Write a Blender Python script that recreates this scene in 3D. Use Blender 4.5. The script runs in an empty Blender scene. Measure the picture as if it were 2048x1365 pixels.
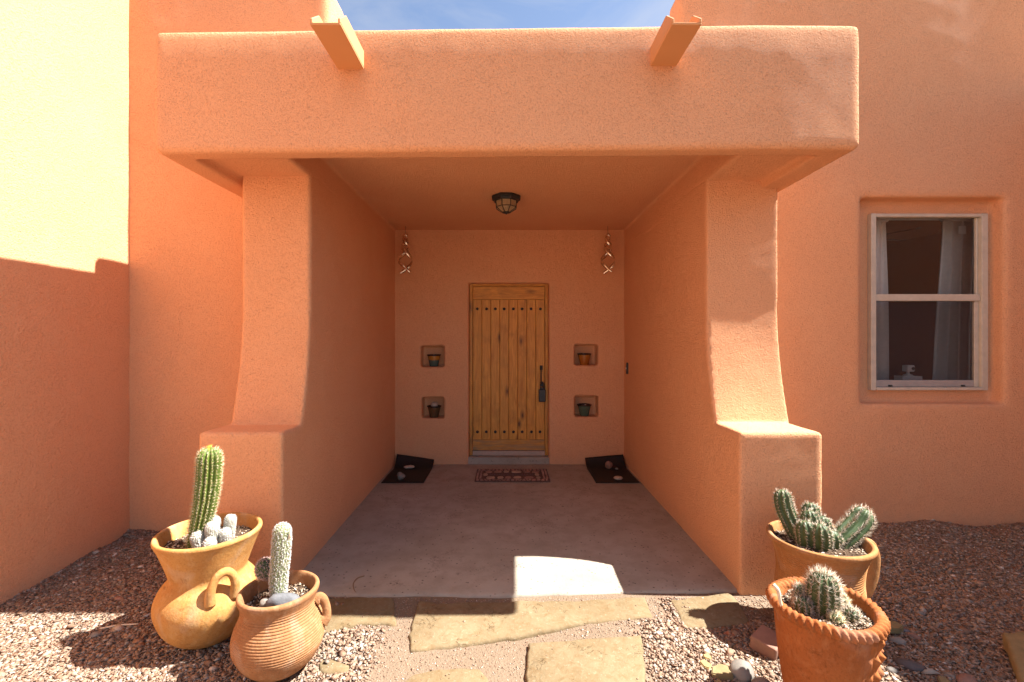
import bpy, bmesh, math, random
import numpy as np
from mathutils import Vector, Matrix, noise as mnoise

R = math.radians
PI = math.pi
scene = bpy.context.scene
col = scene.collection
random.seed(11)

# ------------------------------------------------------------------ camera
CAM_H = 1.49
FPX = 910.0                      # focal length in pixels of the 2048 px wide photograph
cam_d = bpy.data.cameras.new('camera')
cam_d.sensor_width = 36.0
cam_d.lens = FPX * 36.0 / 2048.0
cam_d.shift_x = 9.0 / 2048.0
cam_d.clip_start = 0.05
cam_d.clip_end = 2000.0
cam = bpy.data.objects.new('camera', cam_d)
cam.location = (0, 0, CAM_H)
cam.rotation_euler = (R(90), 0, 0)
col.objects.link(cam)
scene.camera = cam

# ------------------------------------------------------------------ sky and sun
SUN_TO = Vector((1.0, 0.008, 1.36)).normalized()       # towards the sun
SUN_EL = math.asin(SUN_TO.z)
SUN_AZ = math.atan2(SUN_TO.x, SUN_TO.y)                  # clockwise from +Y
world = bpy.data.worlds.new('World')
scene.world = world
world.use_nodes = True
wn = world.node_tree
bg = wn.nodes['Background']
sky = wn.nodes.new('ShaderNodeTexSky')
sky.sky_type = 'NISHITA'
sky.sun_disc = False
sky.sun_elevation = SUN_EL
sky.sun_rotation = SUN_AZ
sky.altitude = 1200
sky.air_density = 1.0
sky.dust_density = 2.2
tcw = wn.nodes.new('ShaderNodeTexCoord')
mpw = wn.nodes.new('ShaderNodeMapping'); mpw.inputs['Scale'].default_value = (1.2, 1.8, 5.0); mpw.inputs['Rotation'].default_value = (0.3, 0.2, 0.5)
nzw = wn.nodes.new('ShaderNodeTexNoise'); nzw.inputs['Scale'].default_value = 2.2; nzw.inputs['Detail'].default_value = 7; nzw.inputs['Roughness'].default_value = 0.62; nzw.inputs['Distortion'].default_value = 0.7
rmw = wn.nodes.new('ShaderNodeMapRange'); rmw.inputs[1].default_value = 0.42; rmw.inputs[2].default_value = 0.80; rmw.inputs[3].default_value = 0.05; rmw.inputs[4].default_value = 0.45
mxw = wn.nodes.new('ShaderNodeMix'); mxw.data_type = 'RGBA'; mxw.inputs[7].default_value = (3.5, 3.5, 3.6, 1)     # thin high cirrus
wn.links.new(tcw.outputs['Generated'], mpw.inputs[0]); wn.links.new(mpw.outputs[0], nzw.inputs['Vector']); wn.links.new(nzw.outputs[0], rmw.inputs[0])
wn.links.new(rmw.outputs[0], mxw.inputs[0]); wn.links.new(sky.outputs[0], mxw.inputs[6]); wn.links.new(mxw.outputs[2], bg.inputs[0])
bg.inputs[1].default_value = 0.055

sun_d = bpy.data.lights.new('sun', 'SUN')
sun_d.energy = 4.15
sun_d.angle = R(0.53)
sun_d.color = (1.0, 0.965, 0.91)
sun = bpy.data.objects.new('sun', sun_d)
sun.rotation_euler = (-SUN_TO).to_track_quat('-Z', 'Y').to_euler()
sun.location = SUN_TO * 30
col.objects.link(sun)

scene.view_settings.view_transform = 'Standard'
scene.view_settings.look = 'None'
scene.view_settings.gamma = 1.0
scene.view_settings.use_curve_mapping = False
scene.view_settings.exposure = 2.22
scene.cycles.max_bounces = 14
scene.cycles.diffuse_bounces = 8
scene.cycles.transparent_max_bounces = 16

# ------------------------------------------------------------------ material helpers
class NT:
    def __init__(self, name):
        self.m = bpy.data.materials.new(name)
        self.m.use_nodes = True
        self.t = self.m.node_tree
        self.bsdf = self.t.nodes['Principled BSDF']
        self.out = self.t.nodes['Material Output']
    def n(self, kind, **kw):
        nd = self.t.nodes.new(kind)
        for k, v in kw.items():
            if k.startswith('i_'):
                nd.inputs[k[2:].replace('_', ' ')].default_value = v
            else:
                setattr(nd, k, v)
        return nd
    def l(self, a, b):
        self.t.links.new(a, b)
    def coord(self, scale=(1, 1, 1), rnd=False):
        tc = self.n('ShaderNodeTexCoord')
        mp = self.n('ShaderNodeMapping')
        mp.inputs['Scale'].default_value = scale
        self.l(tc.outputs['Object'], mp.inputs['Vector'])
        if rnd:
            oi = self.n('ShaderNodeObjectInfo')
            mu = self.n('ShaderNodeMath', operation='MULTIPLY')
            mu.inputs[1].default_value = 37.0
            self.l(oi.outputs['Random'], mu.inputs[0])
            self.l(mu.outputs[0], mp.inputs['Location'])
        return mp.outputs[0]
    def noise(self, vec, scale, detail=3.0, rough=0.55, dist=0.0):
        nd = self.n('ShaderNodeTexNoise')
        nd.inputs['Scale'].default_value = scale
        nd.inputs['Detail'].default_value = detail
        nd.inputs['Roughness'].default_value = rough
        nd.inputs['Distortion'].default_value = dist
        self.l(vec, nd.inputs['Vector'])
        return nd.outputs[0]
    def voro(self, vec, scale, feature='F1', out='Distance'):
        nd = self.n('ShaderNodeTexVoronoi', feature=feature)
        nd.inputs['Scale'].default_value = scale
        self.l(vec, nd.inputs['Vector'])
        return nd.outputs[out]
    def ramp(self, fac, stops, interp='LINEAR'):
        nd = self.n('ShaderNodeValToRGB')
        cr = nd.color_ramp
        cr.interpolation = interp
        while len(cr.elements) < len(stops):
            cr.elements.new(0.5)
        for e, (p, c) in zip(cr.elements, stops):
            e.position = p
            e.color = (c, c, c, 1) if isinstance(c, (int, float)) else (*c, 1)
        self.l(fac, nd.inputs[0])
        return nd.outputs[0]
    def mix(self, fac, a, b, blend='MIX'):
        nd = self.n('ShaderNodeMix', data_type='RGBA', blend_type=blend)
        for sock, v in ((nd.inputs[0], fac), (nd.inputs[6], a), (nd.inputs[7], b)):
            if isinstance(v, (int, float)):
                sock.default_value = v
            elif isinstance(v, tuple):
                sock.default_value = (*v, 1)
            else:
                self.l(v, sock)
        return nd.outputs[2]
    def math(self, op, a, b=None):
        nd = self.n('ShaderNodeMath', operation=op)
        for i, v in enumerate((a, b)):
            if v is None:
                continue
            if isinstance(v, (int, float)):
                nd.inputs[i].default_value = v
            else:
                self.l(v, nd.inputs[i])
        return nd.outputs[0]
    def bump(self, h, strength, dist, normal=None):
        nd = self.n('ShaderNodeBump')
        nd.inputs['Strength'].default_value = strength
        nd.inputs['Distance'].default_value = dist
        self.l(h, nd.inputs['Height'])
        if normal is not None:
            self.l(normal, nd.inputs['Normal'])
        return nd.outputs[0]
    def done(self, color=None, rough=0.8, normal=None, metal=0.0, spec=None):
        b = self.bsdf
        if color is not None:
            if isinstance(color, tuple):
                b.inputs['Base Color'].default_value = (*color, 1)
            else:
                self.l(color, b.inputs['Base Color'])
        if isinstance(rough, (int, float)):
            b.inputs['Roughness'].default_value = rough
        else:
            self.l(rough, b.inputs['Roughness'])
        b.inputs['Metallic'].default_value = metal
        if spec is not None:
            b.inputs['Specular IOR Level'].default_value = spec
        if normal is not None:
            self.l(normal, b.inputs['Normal'])
        return self.m

def m_stucco():
    t = NT('painted_stucco'); v = t.coord()
    c1 = t.noise(v, 0.9, 4); c2 = t.noise(v, 14, 3)
    c = t.mix(t.ramp(c1, [(0.3, 0.0), (0.7, 1.0)]), (0.715, 0.362, 0.188), (0.735, 0.380, 0.205))
    c = t.mix(t.math('MULTIPLY', c2, 0.22), c, (0.68, 0.332, 0.162))
    grit = t.noise(v, 95, 3, 0.75)
    c = t.mix(t.ramp(grit, [(0.32, 0.30), (0.5, 0.0)]), c, (0.38, 0.155, 0.065))
    sp = t.n('ShaderNodeSeparateXYZ'); t.l(v, sp.inputs[0])
    # faint water stain under each roof spout, dust splashed along the foot of the walls
    ax = t.math('ABSOLUTE', t.math('ADD', sp.outputs[0], 0.008))
    dx = t.math('ABSOLUTE', t.math('SUBTRACT', ax, 0.88))
    wid = t.ramp(t.math('ADD', dx, t.math('MULTIPLY', t.noise(v, 9, 3), 0.08)), [(0.08, 1.0), (0.16, 0.0)])
    hgt = t.math('MULTIPLY', t.ramp(sp.outputs[2], [(0.0, 0.0), (1.0, 1.0)]), 1.0)
    dz = t.math('SUBTRACT', 3.05, sp.outputs[2])
    fall = t.math('MULTIPLY', t.ramp(dz, [(0.0, 1.0), (0.30, 0.0)]), t.math('LESS_THAN', sp.outputs[1], 2.75))
    stn = t.math('MULTIPLY', t.math('MULTIPLY', wid, fall), t.math('GREATER_THAN', dz, 0.0))
    c = t.mix(t.math('MULTIPLY', stn, 0.30), c, (0.36, 0.15, 0.06))
    foot = t.ramp(t.math('ADD', sp.outputs[2], t.math('MULTIPLY', t.noise(v, 12, 5, 0.7), 0.25)), [(0.10, 1.0), (0.26, 0.0)])
    c = t.mix(t.math('MULTIPLY', foot, 0.35), c, (0.46, 0.32, 0.21))
    mot = t.noise(v, 2.6, 5, 0.65, 0.8)
    c = t.mix(t.ramp(mot, [(0.48, 0.0), (0.75, 0.30)]), c, (0.745, 0.42, 0.232))
    grain = t.ramp(t.noise(v, 105, 2, 0.6), [(0.54, 0.0), (0.74, 1.0)])
    h1 = t.math('ADD', t.noise(v, 90, 3, 0.75, 0.5), t.math('MULTIPLY', grain, 0.6))
    h2 = t.noise(v, 24, 2, 0.5)
    h = t.math('ADD', h1, t.math('MULTIPLY', h2, 0.5))
    return t.done(c, 0.92, t.bump(h, 1.0, 0.006), spec=0.12)

def m_simple(name, colr, rough=0.7, var=0.15, scale=20, bump=0.0, bdist=0.003, bscale=80, metal=0.0, spec=None, rnd=False):
    t = NT(name); v = t.coord(rnd=rnd)
    n = t.noise(v, scale, 4, 0.6)
    dark = tuple(x * (1 - var) for x in colr); lite = tuple(min(1, x * (1 + var)) for x in colr)
    c = t.mix(t.ramp(n, [(0.3, 0.0), (0.7, 1.0)]), dark, lite)
    nm = t.bump(t.noise(v, bscale, 3, 0.6), bump, bdist) if bump else None
    return t.done(c, rough, nm, metal, spec)

def m_concrete():
    t = NT('porch_concrete'); v = t.coord()
    big = t.noise(v, 1.3, 5, 0.6); mid = t.noise(v, 7, 5, 0.65); fine = t.noise(v, 90, 3, 0.6)
    c = t.mix(t.ramp(big, [(0.35, 0.0), (0.68, 1.0)]), (0.305, 0.265, 0.205), (0.40, 0.352, 0.285))
    c = t.mix(t.ramp(mid, [(0.44, 0.0), (0.66, 0.55)]), c, (0.235, 0.195, 0.148))
    c = t.mix(t.math('MULTIPLY', fine, 0.35), c, (0.31, 0.262, 0.205))
    pit = t.voro(v, 30)
    sel = t.noise(v, 17, 4, 0.7)
    pm = t.math('MULTIPLY', t.ramp(pit, [(0.12, 1.0), (0.23, 0.0)]), t.ramp(sel, [(0.47, 0.0), (0.56, 0.9)]))
    c = t.mix(pm, c, (0.09, 0.066, 0.05))
    st = t.noise(v, 3.1, 3, 0.6, 0.6); sp = t.noise(v, 55, 2, 0.8)
    stm = t.math('MULTIPLY', t.ramp(st, [(0.55, 0.0), (0.68, 1.0)]), t.ramp(sp, [(0.48, 0.0), (0.58, 0.6)]))
    c = t.mix(stm, c, (0.17, 0.13, 0.10))
    h = t.math('SUBTRACT', t.noise(v, 60, 4, 0.6), t.math('MULTIPLY', pm, 1.2))
    return t.done(c, 0.82, t.bump(h, 0.45, 0.004), spec=0.3)

def m_ground():
    t = NT('sandy_gravel_ground'); v = t.coord()
    sand = t.mix(t.noise(v, 5, 5, 0.6), (0.17, 0.125, 0.085), (0.235, 0.18, 0.128))
    sand = t.mix(t.math('MULTIPLY', t.noise(v, 150, 2, 0.7), 0.5), sand, (0.15, 0.092, 0.055))
    cell = t.voro(v, 75, out='Color')
    sx = t.n('ShaderNodeSeparateColor'); t.l(cell, sx.inputs[0])
    grav = t.ramp(sx.outputs[0], [(0.0, (0.13, 0.08, 0.055)), (0.35, (0.20, 0.13, 0.09)), (0.7, (0.26, 0.18, 0.125)), (1.0, (0.34, 0.28, 0.22))])
    at = t.n('ShaderNodeAttribute', attribute_name='gravel')
    c = t.mix(at.outputs['Fac'], sand, grav)
    h = t.math('ADD', t.noise(v, 110, 3, 0.7), t.math('MULTIPLY', t.voro(v, 75), -0.6))
    return t.done(c, 0.95, t.bump(h, 0.9, 0.006), spec=0.1)

def m_gravel():
    t = NT('crushed_gravel'); v = t.coord()
    g = t.n('ShaderNodeNewGeometry')
    c = t.ramp(g.outputs['Random Per Island'], [
        (0.0, (0.179, 0.104, 0.065)), (0.16, (0.276, 0.171, 0.111)), (0.36, (0.347, 0.231, 0.155)), (0.55, (0.256, 0.181, 0.132)),
        (0.70, (0.393, 0.288, 0.203)), (0.83, (0.319, 0.274, 0.228)), (0.94, (0.427, 0.361, 0.287)), (0.992, (0.636, 0.576, 0.498))])
    c = t.mix(t.math('MULTIPLY', t.noise(v, 160, 3, 0.7), 0.45), c, (0.18, 0.11, 0.075))
    return t.done(c, 0.9, t.bump(t.noise(v, 300, 2, 0.6), 0.4, 0.002), spec=0.2)

def m_flag():
    t = NT('tan_flagstone'); v = t.coord(rnd=True)
    a = t.noise(v, 4, 5, 0.6); b = t.noise(v, 22, 4, 0.65, 0.8)
    c = t.mix(t.ramp(a, [(0.3, 0.0), (0.7, 1.0)]), (0.172, 0.124, 0.066), (0.212, 0.16, 0.093))
    c = t.mix(t.ramp(b, [(0.45, 0.0), (0.72, 0.75)]), c, (0.15, 0.094, 0.042))
    c = t.mix(t.ramp(t.noise(v, 60, 3, 0.7), [(0.58, 0.0), (0.7, 0.5)]), c, (0.30, 0.25, 0.17))
    rid = t.noise(v, 9, 4, 0.55, 1.5)
    crack = t.ramp(t.math('ABSOLUTE', t.math('SUBTRACT', rid, 0.5)), [(0.0, 1.0), (0.012, 0.0)])
    sel = t.ramp(t.noise(v, 5.5, 2, 0.5), [(0.54, 0.0), (0.60, 1.0)])
    ck = t.math('MULTIPLY', crack, sel)
    c = t.mix(t.math('MULTIPLY', ck, 0.75), c, (0.09, 0.05, 0.02))
    h = t.math('SUBTRACT', t.noise(v, 16, 5, 0.6), t.math('MULTIPLY', ck, 0.5))
    return t.done(c, 0.9, t.bump(h, 0.7, 0.012), spec=0.15)

def m_clay(name, base, dark, pale, groove=False, stain=0.5):
    t = NT(name); v = t.coord()
    a = t.noise(v, 6, 5, 0.6, 0.5); b = t.noise(v, 24, 4, 0.65)
    c = t.mix(t.ramp(a, [(0.35, 0.0), (0.7, stain)]), base, dark)
    c = t.mix(t.ramp(b, [(0.5, 0.0), (0.75, 0.55)]), c, pale)
    c = t.mix(t.ramp(t.noise(v, 90, 3, 0.7), [(0.3, 0.35), (0.5, 0.0)]), c, tuple(x * 0.6 for x in dark))
    bl = t.noise(v, 3.2, 4, 0.6, 1.2)
    c = t.mix(t.ramp(bl, [(0.52, 0.0), (0.66, 0.38)]), c, tuple(min(1, 0.55 * x + 0.16) for x in pale))
    sc = t.noise(v, 11, 5, 0.75, 0.8)
    c = t.mix(t.ramp(sc, [(0.60, 0.0), (0.70, 0.55)]), c, tuple(x * 0.5 for x in dark))
    h = t.math('ADD', t.noise(v, 70, 4, 0.65), t.noise(v, 18, 3, 0.6))
    return t.done(c, 0.9, t.bump(h, 0.55, 0.004), spec=0.12)

def m_wood(name, horizontal=False, weather=0.0):
    t = NT(name)
    sc = (2.2, 14, 16) if horizontal else (16, 14, 1.5)
    v = t.coord(sc, rnd=True); v2 = t.coord(rnd=True)
    g = t.noise(v, 2.2, 5, 0.62, 0.9)
    c = t.mix(t.ramp(g, [(0.36, 0.0), (0.68, 1.0)]), (0.68, 0.315, 0.046), (0.44, 0.165, 0.018))
    oi = t.n('ShaderNodeObjectInfo')
    c = t.mix(t.math('MULTIPLY', oi.outputs['Random'], 0.3), c, (0.56, 0.28, 0.06))
    kv = t.coord((6, 6, 2.5) if not horizontal else (2.5, 6, 6), rnd=True)
    k = t.voro(kv, 1.3)
    c = t.mix(t.ramp(k, [(0.06, 0.96), (0.14, 0.5), (0.30, 0.0)]), c, (0.10, 0.035, 0.008))
    sm = t.noise(v2, 4.5, 4, 0.6, 0.4)
    c = t.mix(t.ramp(sm, [(0.52, 0.0), (0.75, 0.5)]), c, (0.30, 0.12, 0.02))
    if weather:
        c = t.mix(t.math('MULTIPLY', t.ramp(t.noise(v, 1.4, 5, 0.6), [(0.4, 0.0), (0.65, 1.0)]), weather), c, (0.25, 0.165, 0.092))
    return t.done(c, 0.5, t.bump(g, 0.3, 0.003), spec=0.4)

def m_glass(name, tint=(1, 1, 1), dirt=0.03):
    t = NT(name); v = t.coord()
    tr = t.n('ShaderNodeBsdfTransparent'); tr.inputs[0].default_value = (*tint, 1)
    gl = t.n('ShaderNodeBsdfGlossy'); gl.inputs['Roughness'].default_value = 0.02
    df = t.n('ShaderNodeBsdfDiffuse'); df.inputs[0].default_value = (0.5, 0.45, 0.4, 1)
    fr = t.n('ShaderNodeFresnel'); fr.inputs[0].default_value = 1.45
    mx = t.n('ShaderNodeMixShader'); t.l(fr.outputs[0], mx.inputs[0]); t.l(tr.outputs[0], mx.inputs[1]); t.l(gl.outputs[0], mx.inputs[2])
    m2 = t.n('ShaderNodeMixShader')
    t.l(t.ramp(t.noise(v, 7, 5, 0.7), [(0.3, dirt * 0.5), (0.8, dirt * 1.7)]), m2.inputs[0]); t.l(mx.outputs[0], m2.inputs[1]); t.l(df.outputs[0], m2.inputs[2])
    t.l(m2.outputs[0], t.out.inputs[0])
    return t.m

def m_screen():
    t = NT('insect_screen')
    tr = t.n('ShaderNodeBsdfTransparent'); df = t.n('ShaderNodeBsdfDiffuse'); df.inputs[0].default_value = (0.05, 0.045, 0.05, 1)
    mx = t.n('ShaderNodeMixShader'); mx.inputs[0].default_value = 0.38
    t.l(tr.outputs[0], mx.inputs[1]); t.l(df.outputs[0], mx.inputs[2]); t.l(mx.outputs[0], t.out.inputs[0])
    return t.m

def m_cactus(name, a, b, rough=0.5):
    t = NT(name); v = t.coord()
    c = t.mix(t.ramp(t.noise(v, 28, 4, 0.6), [(0.3, 0.0), (0.7, 1.0)]), a, b)
    c = t.mix(t.ramp(t.noise(v, 70, 2, 0.7), [(0.6, 0.0), (0.75, 0.4)]), c, (0.20, 0.16, 0.07))
    return t.done(c, rough, t.bump(t.noise(v, 120, 2), 0.25, 0.002), spec=0.35)

def m_soil(name, a, b, p):
    t = NT(name); v = t.coord()
    c = t.mix(t.ramp(t.noise(v, 90, 4, 0.7), [(0.35, 0.0), (0.65, 1.0)]), a, b)
    c = t.mix(t.ramp(t.voro(v, 140), [(0.12, 0.9), (0.2, 0.0)]), c, p)
    return t.done(c, 0.95, t.bump(t.noise(v, 130, 4, 0.7), 1.0, 0.008), spec=0.1)

def m_island(name, stops, rough=0.85):
    t = NT(name)
    g = t.n('ShaderNodeNewGeometry')
    return t.done(t.ramp(g.outputs['Random Per Island'], stops), rough, spec=0.25)

M = {}
M['stucco'] = m_stucco()
M['concrete'] = m_concrete()
M['ground'] = m_ground()
M['gravel'] = m_gravel()
M['flag'] = m_flag()
M['clay_ochre'] = m_clay('ochre_clay', (0.46, 0.24, 0.075), (0.30, 0.125, 0.036), (0.52, 0.34, 0.16))
M['clay_brown'] = m_clay('grooved_brown_clay', (0.32, 0.155, 0.068), (0.21, 0.09, 0.04), (0.42, 0.26, 0.145))
M['clay_buff'] = m_clay('grooved_buff_clay', (0.40, 0.19, 0.07), (0.26, 0.11, 0.04), (0.45, 0.26, 0.13))
M['clay_red'] = m_clay('red_orange_clay', (0.34, 0.112, 0.034), (0.21, 0.062, 0.019), (0.40, 0.175, 0.075))
M['wood'] = m_wood('pine_plank_wood')
M['wood_h'] = m_wood('pine_rail_wood', True)
M['wood_w'] = m_wood('weathered_rail_wood', True, 0.8)
M['wood_jamb'] = m_wood('jamb_wood', False, 0.35)
M['iron'] = m_simple('black_iron', (0.02, 0.018, 0.017), 0.55, 0.3, 40, 0.3, 0.002)
M['rubber'] = m_simple('black_rubber', (0.007, 0.005, 0.0045), 0.65, 0.25, 12, 0.3, 0.002, 200)
M['lockbox'] = m_simple('dark_grey_plastic', (0.016, 0.017, 0.022), 0.45, 0.1)
M['alu'] = m_simple('painted_aluminium', (0.52, 0.455, 0.36), 0.5, 0.1, 15, 0.1, 0.001)
M['alu_grey'] = m_simple('grey_aluminium', (0.33, 0.30, 0.28), 0.5, 0.1, 15)
M['glass'] = m_glass('window_glass')
M['lampglass'] = m_simple('amber_textured_glass', (0.30, 0.215, 0.12), 0.3, 0.25, 30, 0.5, 0.004, 60)
M['screen'] = m_screen()
M['curtain'] = m_simple('white_curtain_cloth', (0.66, 0.60, 0.55), 0.9, 0.06, 30)
M['room'] = m_simple('brown_room_paint', (0.17, 0.075, 0.032), 0.9, 0.06, 3)
M['fan'] = m_simple('dark_fan_wood', (0.05, 0.025, 0.015), 0.5, 0.1)
M['white'] = m_simple('white_plastic', (0.75, 0.74, 0.72), 0.4, 0.03)
M['label'] = m_simple('white_tag_paper', (0.8, 0.78, 0.74), 0.7, 0.03)
M['strip'] = m_simple('pale_threshold_strip', (0.42, 0.30, 0.23), 0.5, 0.1)
M['copper'] = m_simple('copper_ribbon', (0.88, 0.76, 0.64), 0.25, 0.25, 40, 0.3, 0.003, 60, metal=1.0)
M['cactus'] = m_cactus('bright_cactus_skin', (0.075, 0.115, 0.016), (0.12, 0.17, 0.024))
M['cactus_d'] = m_cactus('dark_cactus_skin', (0.028, 0.052, 0.018), (0.058, 0.092, 0.028))
M['cactus_f'] = m_cactus('woolly_white_cactus_skin', (0.30, 0.30, 0.22), (0.44, 0.43, 0.36), 0.9)
M['cactus_w'] = m_cactus('pale_cactus_skin', (0.15, 0.175, 0.08), (0.25, 0.265, 0.15))
M['spine_y'] = m_island('yellow_spines', [(0.0, (0.30, 0.17, 0.06)), (0.4, (0.52, 0.41, 0.22)), (1.0, (0.62, 0.55, 0.40))])
M['spine_o'] = m_island('orange_tip_spines', [(0.0, (0.70, 0.25, 0.02)), (1.0, (0.85, 0.48, 0.08))])
M['spine_w'] = m_island('white_spines', [(0.0, (0.36, 0.31, 0.26)), (0.3, (0.56, 0.52, 0.47)), (1.0, (0.70, 0.67, 0.63))])
M['spine_p'] = m_island('pale_spines', [(0.0, (0.24, 0.13, 0.07)), (0.4, (0.43, 0.34, 0.24)), (1.0, (0.58, 0.52, 0.43))])
M['spine_k'] = m_island('dark_pink_spines', [(0.0, (0.12, 0.07, 0.06)), (0.5, (0.42, 0.28, 0.25)), (1.0, (0.7, 0.55, 0.5))])
M['soil'] = m_soil('dark_potting_soil', (0.045, 0.028, 0.018), (0.12, 0.078, 0.05), (0.4, 0.33, 0.26))
M['soil_p'] = m_soil('pale_potting_soil', (0.11, 0.078, 0.052), (0.22, 0.16, 0.11), (0.5, 0.43, 0.34))
M['bark'] = m_island('dry_bark_bits', [(0.0, (0.06, 0.035, 0.02)), (0.4, (0.25, 0.17, 0.11)), (0.8, (0.52, 0.42, 0.31)), (1.0, (0.66, 0.58, 0.48))])
M['stick'] = m_simple('pale_stick', (0.62, 0.52, 0.38), 0.85, 0.15, 40, 0.3)
M['twig'] = m_simple('brown_twig', (0.2, 0.12, 0.06), 0.85, 0.15, 40)
M['rock_grey'] = m_simple('grey_river_stone', (0.20, 0.178, 0.15), 0.75, 0.25, 14, 0.4, 0.004, 60, rnd=True)
M['rock_blue'] = m_simple('blue_grey_rock', (0.115, 0.118, 0.125), 0.75, 0.35, 22, 0.6, 0.006, 40, rnd=True)
M['rock_dark'] = m_simple('dark_brown_stone', (0.075, 0.056, 0.05), 0.6, 0.3, 24, 0.4, 0.004, 90, rnd=True)
M['rock_pink'] = m_simple('pink_sandstone', (0.26, 0.14, 0.098), 0.85, 0.2, 12, 0.4, 0.004, 60, rnd=True)
M['rock_brick'] = m_simple('brick_red_stone', (0.33, 0.10, 0.043), 0.85, 0.2, 14, 0.4, 0.004, 60, rnd=True)
M['rock_tan'] = m_simple('tan_stone', (0.32, 0.22, 0.09), 0.85, 0.2, 14, 0.4, 0.004, 60, rnd=True)
M['rock_olive'] = m_simple('olive_slate', (0.22, 0.16, 0.07), 0.85, 0.2, 14, 0.4, 0.004, 60, rnd=True)
M['rock_white'] = m_simple('cream_quartz', (0.42, 0.33, 0.25), 0.7, 0.3, 40, 0.5, 0.004, 80, rnd=True)
M['matstone'] = m_simple('printed_mat_stone', (0.29, 0.165, 0.12), 0.85, 0.35, 6, 0.3, 0.002, 150, rnd=True)
M['matpale'] = m_simple('printed_mat_pale_stone', (0.37, 0.26, 0.18), 0.85, 0.3, 6, 0.3, 0.002, 150, rnd=True)
M['matdark'] = m_simple('printed_mat_dark', (0.11, 0.075, 0.075), 0.85, 0.35, 50)
M['matbase'] = m_simple('mat_rubber_base', (0.10, 0.055, 0.04), 0.85, 0.3, 40)
def m_glaze(name, top, bot):
    t = NT(name)
    tc = t.n('ShaderNodeTexCoord'); sp = t.n('ShaderNodeSeparateXYZ'); t.l(tc.outputs['Object'], sp.inputs[0])
    z = t.math('ADD', t.math('MULTIPLY', sp.outputs[2], 7.0), t.math('MULTIPLY', t.noise(tc.outputs['Object'], 25, 3), 0.25))
    c = t.ramp(z, [(0.0, bot), (0.62, bot), (0.72, top), (1.0, top)])
    return t.done(c, 0.18, None, spec=0.5)
M['glaze_ambteal'] = m_glaze('amber_over_teal_glaze', (0.36, 0.15, 0.02), (0.05, 0.09, 0.08))
M['glaze_brown'] = m_glaze('brown_glaze', (0.10, 0.055, 0.022), (0.085, 0.05, 0.025))
M['glaze_amber'] = m_glaze('amber_glaze', (0.34, 0.12, 0.018), (0.30, 0.10, 0.015))
M['glaze_green'] = m_glaze('green_glaze', (0.07, 0.105, 0.07), (0.06, 0.095, 0.065))
M['glaze_rim'] = m_simple('dark_glazed_rim', (0.025, 0.017, 0.015), 0.25, 0.1)
M['led'] = m_simple('pale_button', (0.8, 0.75, 0.65), 0.3, 0.02)

# ------------------------------------------------------------------ object helpers
def link(o):
    col.objects.link(o)
    return o

def tag(o, label=None, cat=None, group=None, kind=None):
    if label: o['label'] = label
    if cat: o['category'] = cat
    if group: o['group'] = group
    if kind: o['kind'] = kind
    return o

def thing(name, loc, label, cat, group=None, rz=0.0):
    o = bpy.data.objects.new(name, None)
    o.empty_display_size = 0.1
    o.location = loc
    o.rotation_euler = (0, 0, rz)
    link(o)
    return tag(o, label, cat, group)

def mesh_np(name, V, Q, smooth=True):
    """V (n,3), Q (m,k) faces all of k corners."""
    V = np.ascontiguousarray(V, dtype=np.float32); Q = np.ascontiguousarray(Q, dtype=np.int32)
    me = bpy.data.meshes.new(name)
    me.vertices.add(len(V)); me.vertices.foreach_set('co', V.ravel())
    m, k = Q.shape
    me.loops.add(m * k); me.loops.foreach_set('vertex_index', Q.ravel())
    me.polygons.add(m); me.polygons.foreach_set('loop_start', np.arange(0, m * k, k, dtype=np.int32))
    if smooth:
        me.polygons.foreach_set('use_smooth', np.ones(m, dtype=bool))
    me.update(calc_edges=True)
    me.validate()
    return me

def mobj(name, me, mat, parent=None, loc=(0, 0, 0), world_coords=False):
    o = bpy.data.objects.new(name, me)
    if mat is not None:
        me.materials.clear(); me.materials.append(mat)
    o.location = loc
    col.objects.link(o)
    if parent is not None:
        o.parent = parent
        if world_coords:                      # vertices given in world space, parent unrotated
            off = Vector(parent.location)
            p = parent.parent
            if p is not None:
                off = Vector(parent.get('_wl', tuple(parent.location)))
            o.matrix_parent_inverse = Matrix.Translation(-off)
    return o

def bm_mesh(name, bm, smooth=False):
    me = bpy.data.meshes.new(name)
    bm.normal_update()
    bm.to_mesh(me); bm.free()
    if smooth:
        me.polygons.foreach_set('use_smooth', np.ones(len(me.polygons), dtype=bool))
    return me

def bm_box(bm, x0, x1, y0, y1, z0, z1):
    vs = [bm.verts.new(p) for p in ((x0, y0, z0), (x1, y0, z0), (x1, y1, z0), (x0, y1, z0), (x0, y0, z1), (x1, y0, z1), (x1, y1, z1), (x0, y1, z1))]
    for f in ((3, 2, 1, 0), (4, 5, 6, 7), (0, 1, 5, 4), (1, 2, 6, 5), (2, 3, 7, 6), (3, 0, 4, 7)):
        bm.faces.new([vs[i] for i in f])
    return vs

def box(name, b, mat, parent=None, bevel=0.0, seg=2, world_coords=False, loc=(0, 0, 0)):
    bm = bmesh.new()
    bm_box(bm, *b)
    if bevel:
        bmesh.ops.bevel(bm, geom=bm.edges[:], offset=bevel, segments=seg, affect='EDGES', profile=0.5)
    return mobj(name, bm_mesh(name, bm, smooth=False), mat, parent, loc, world_coords)

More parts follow.
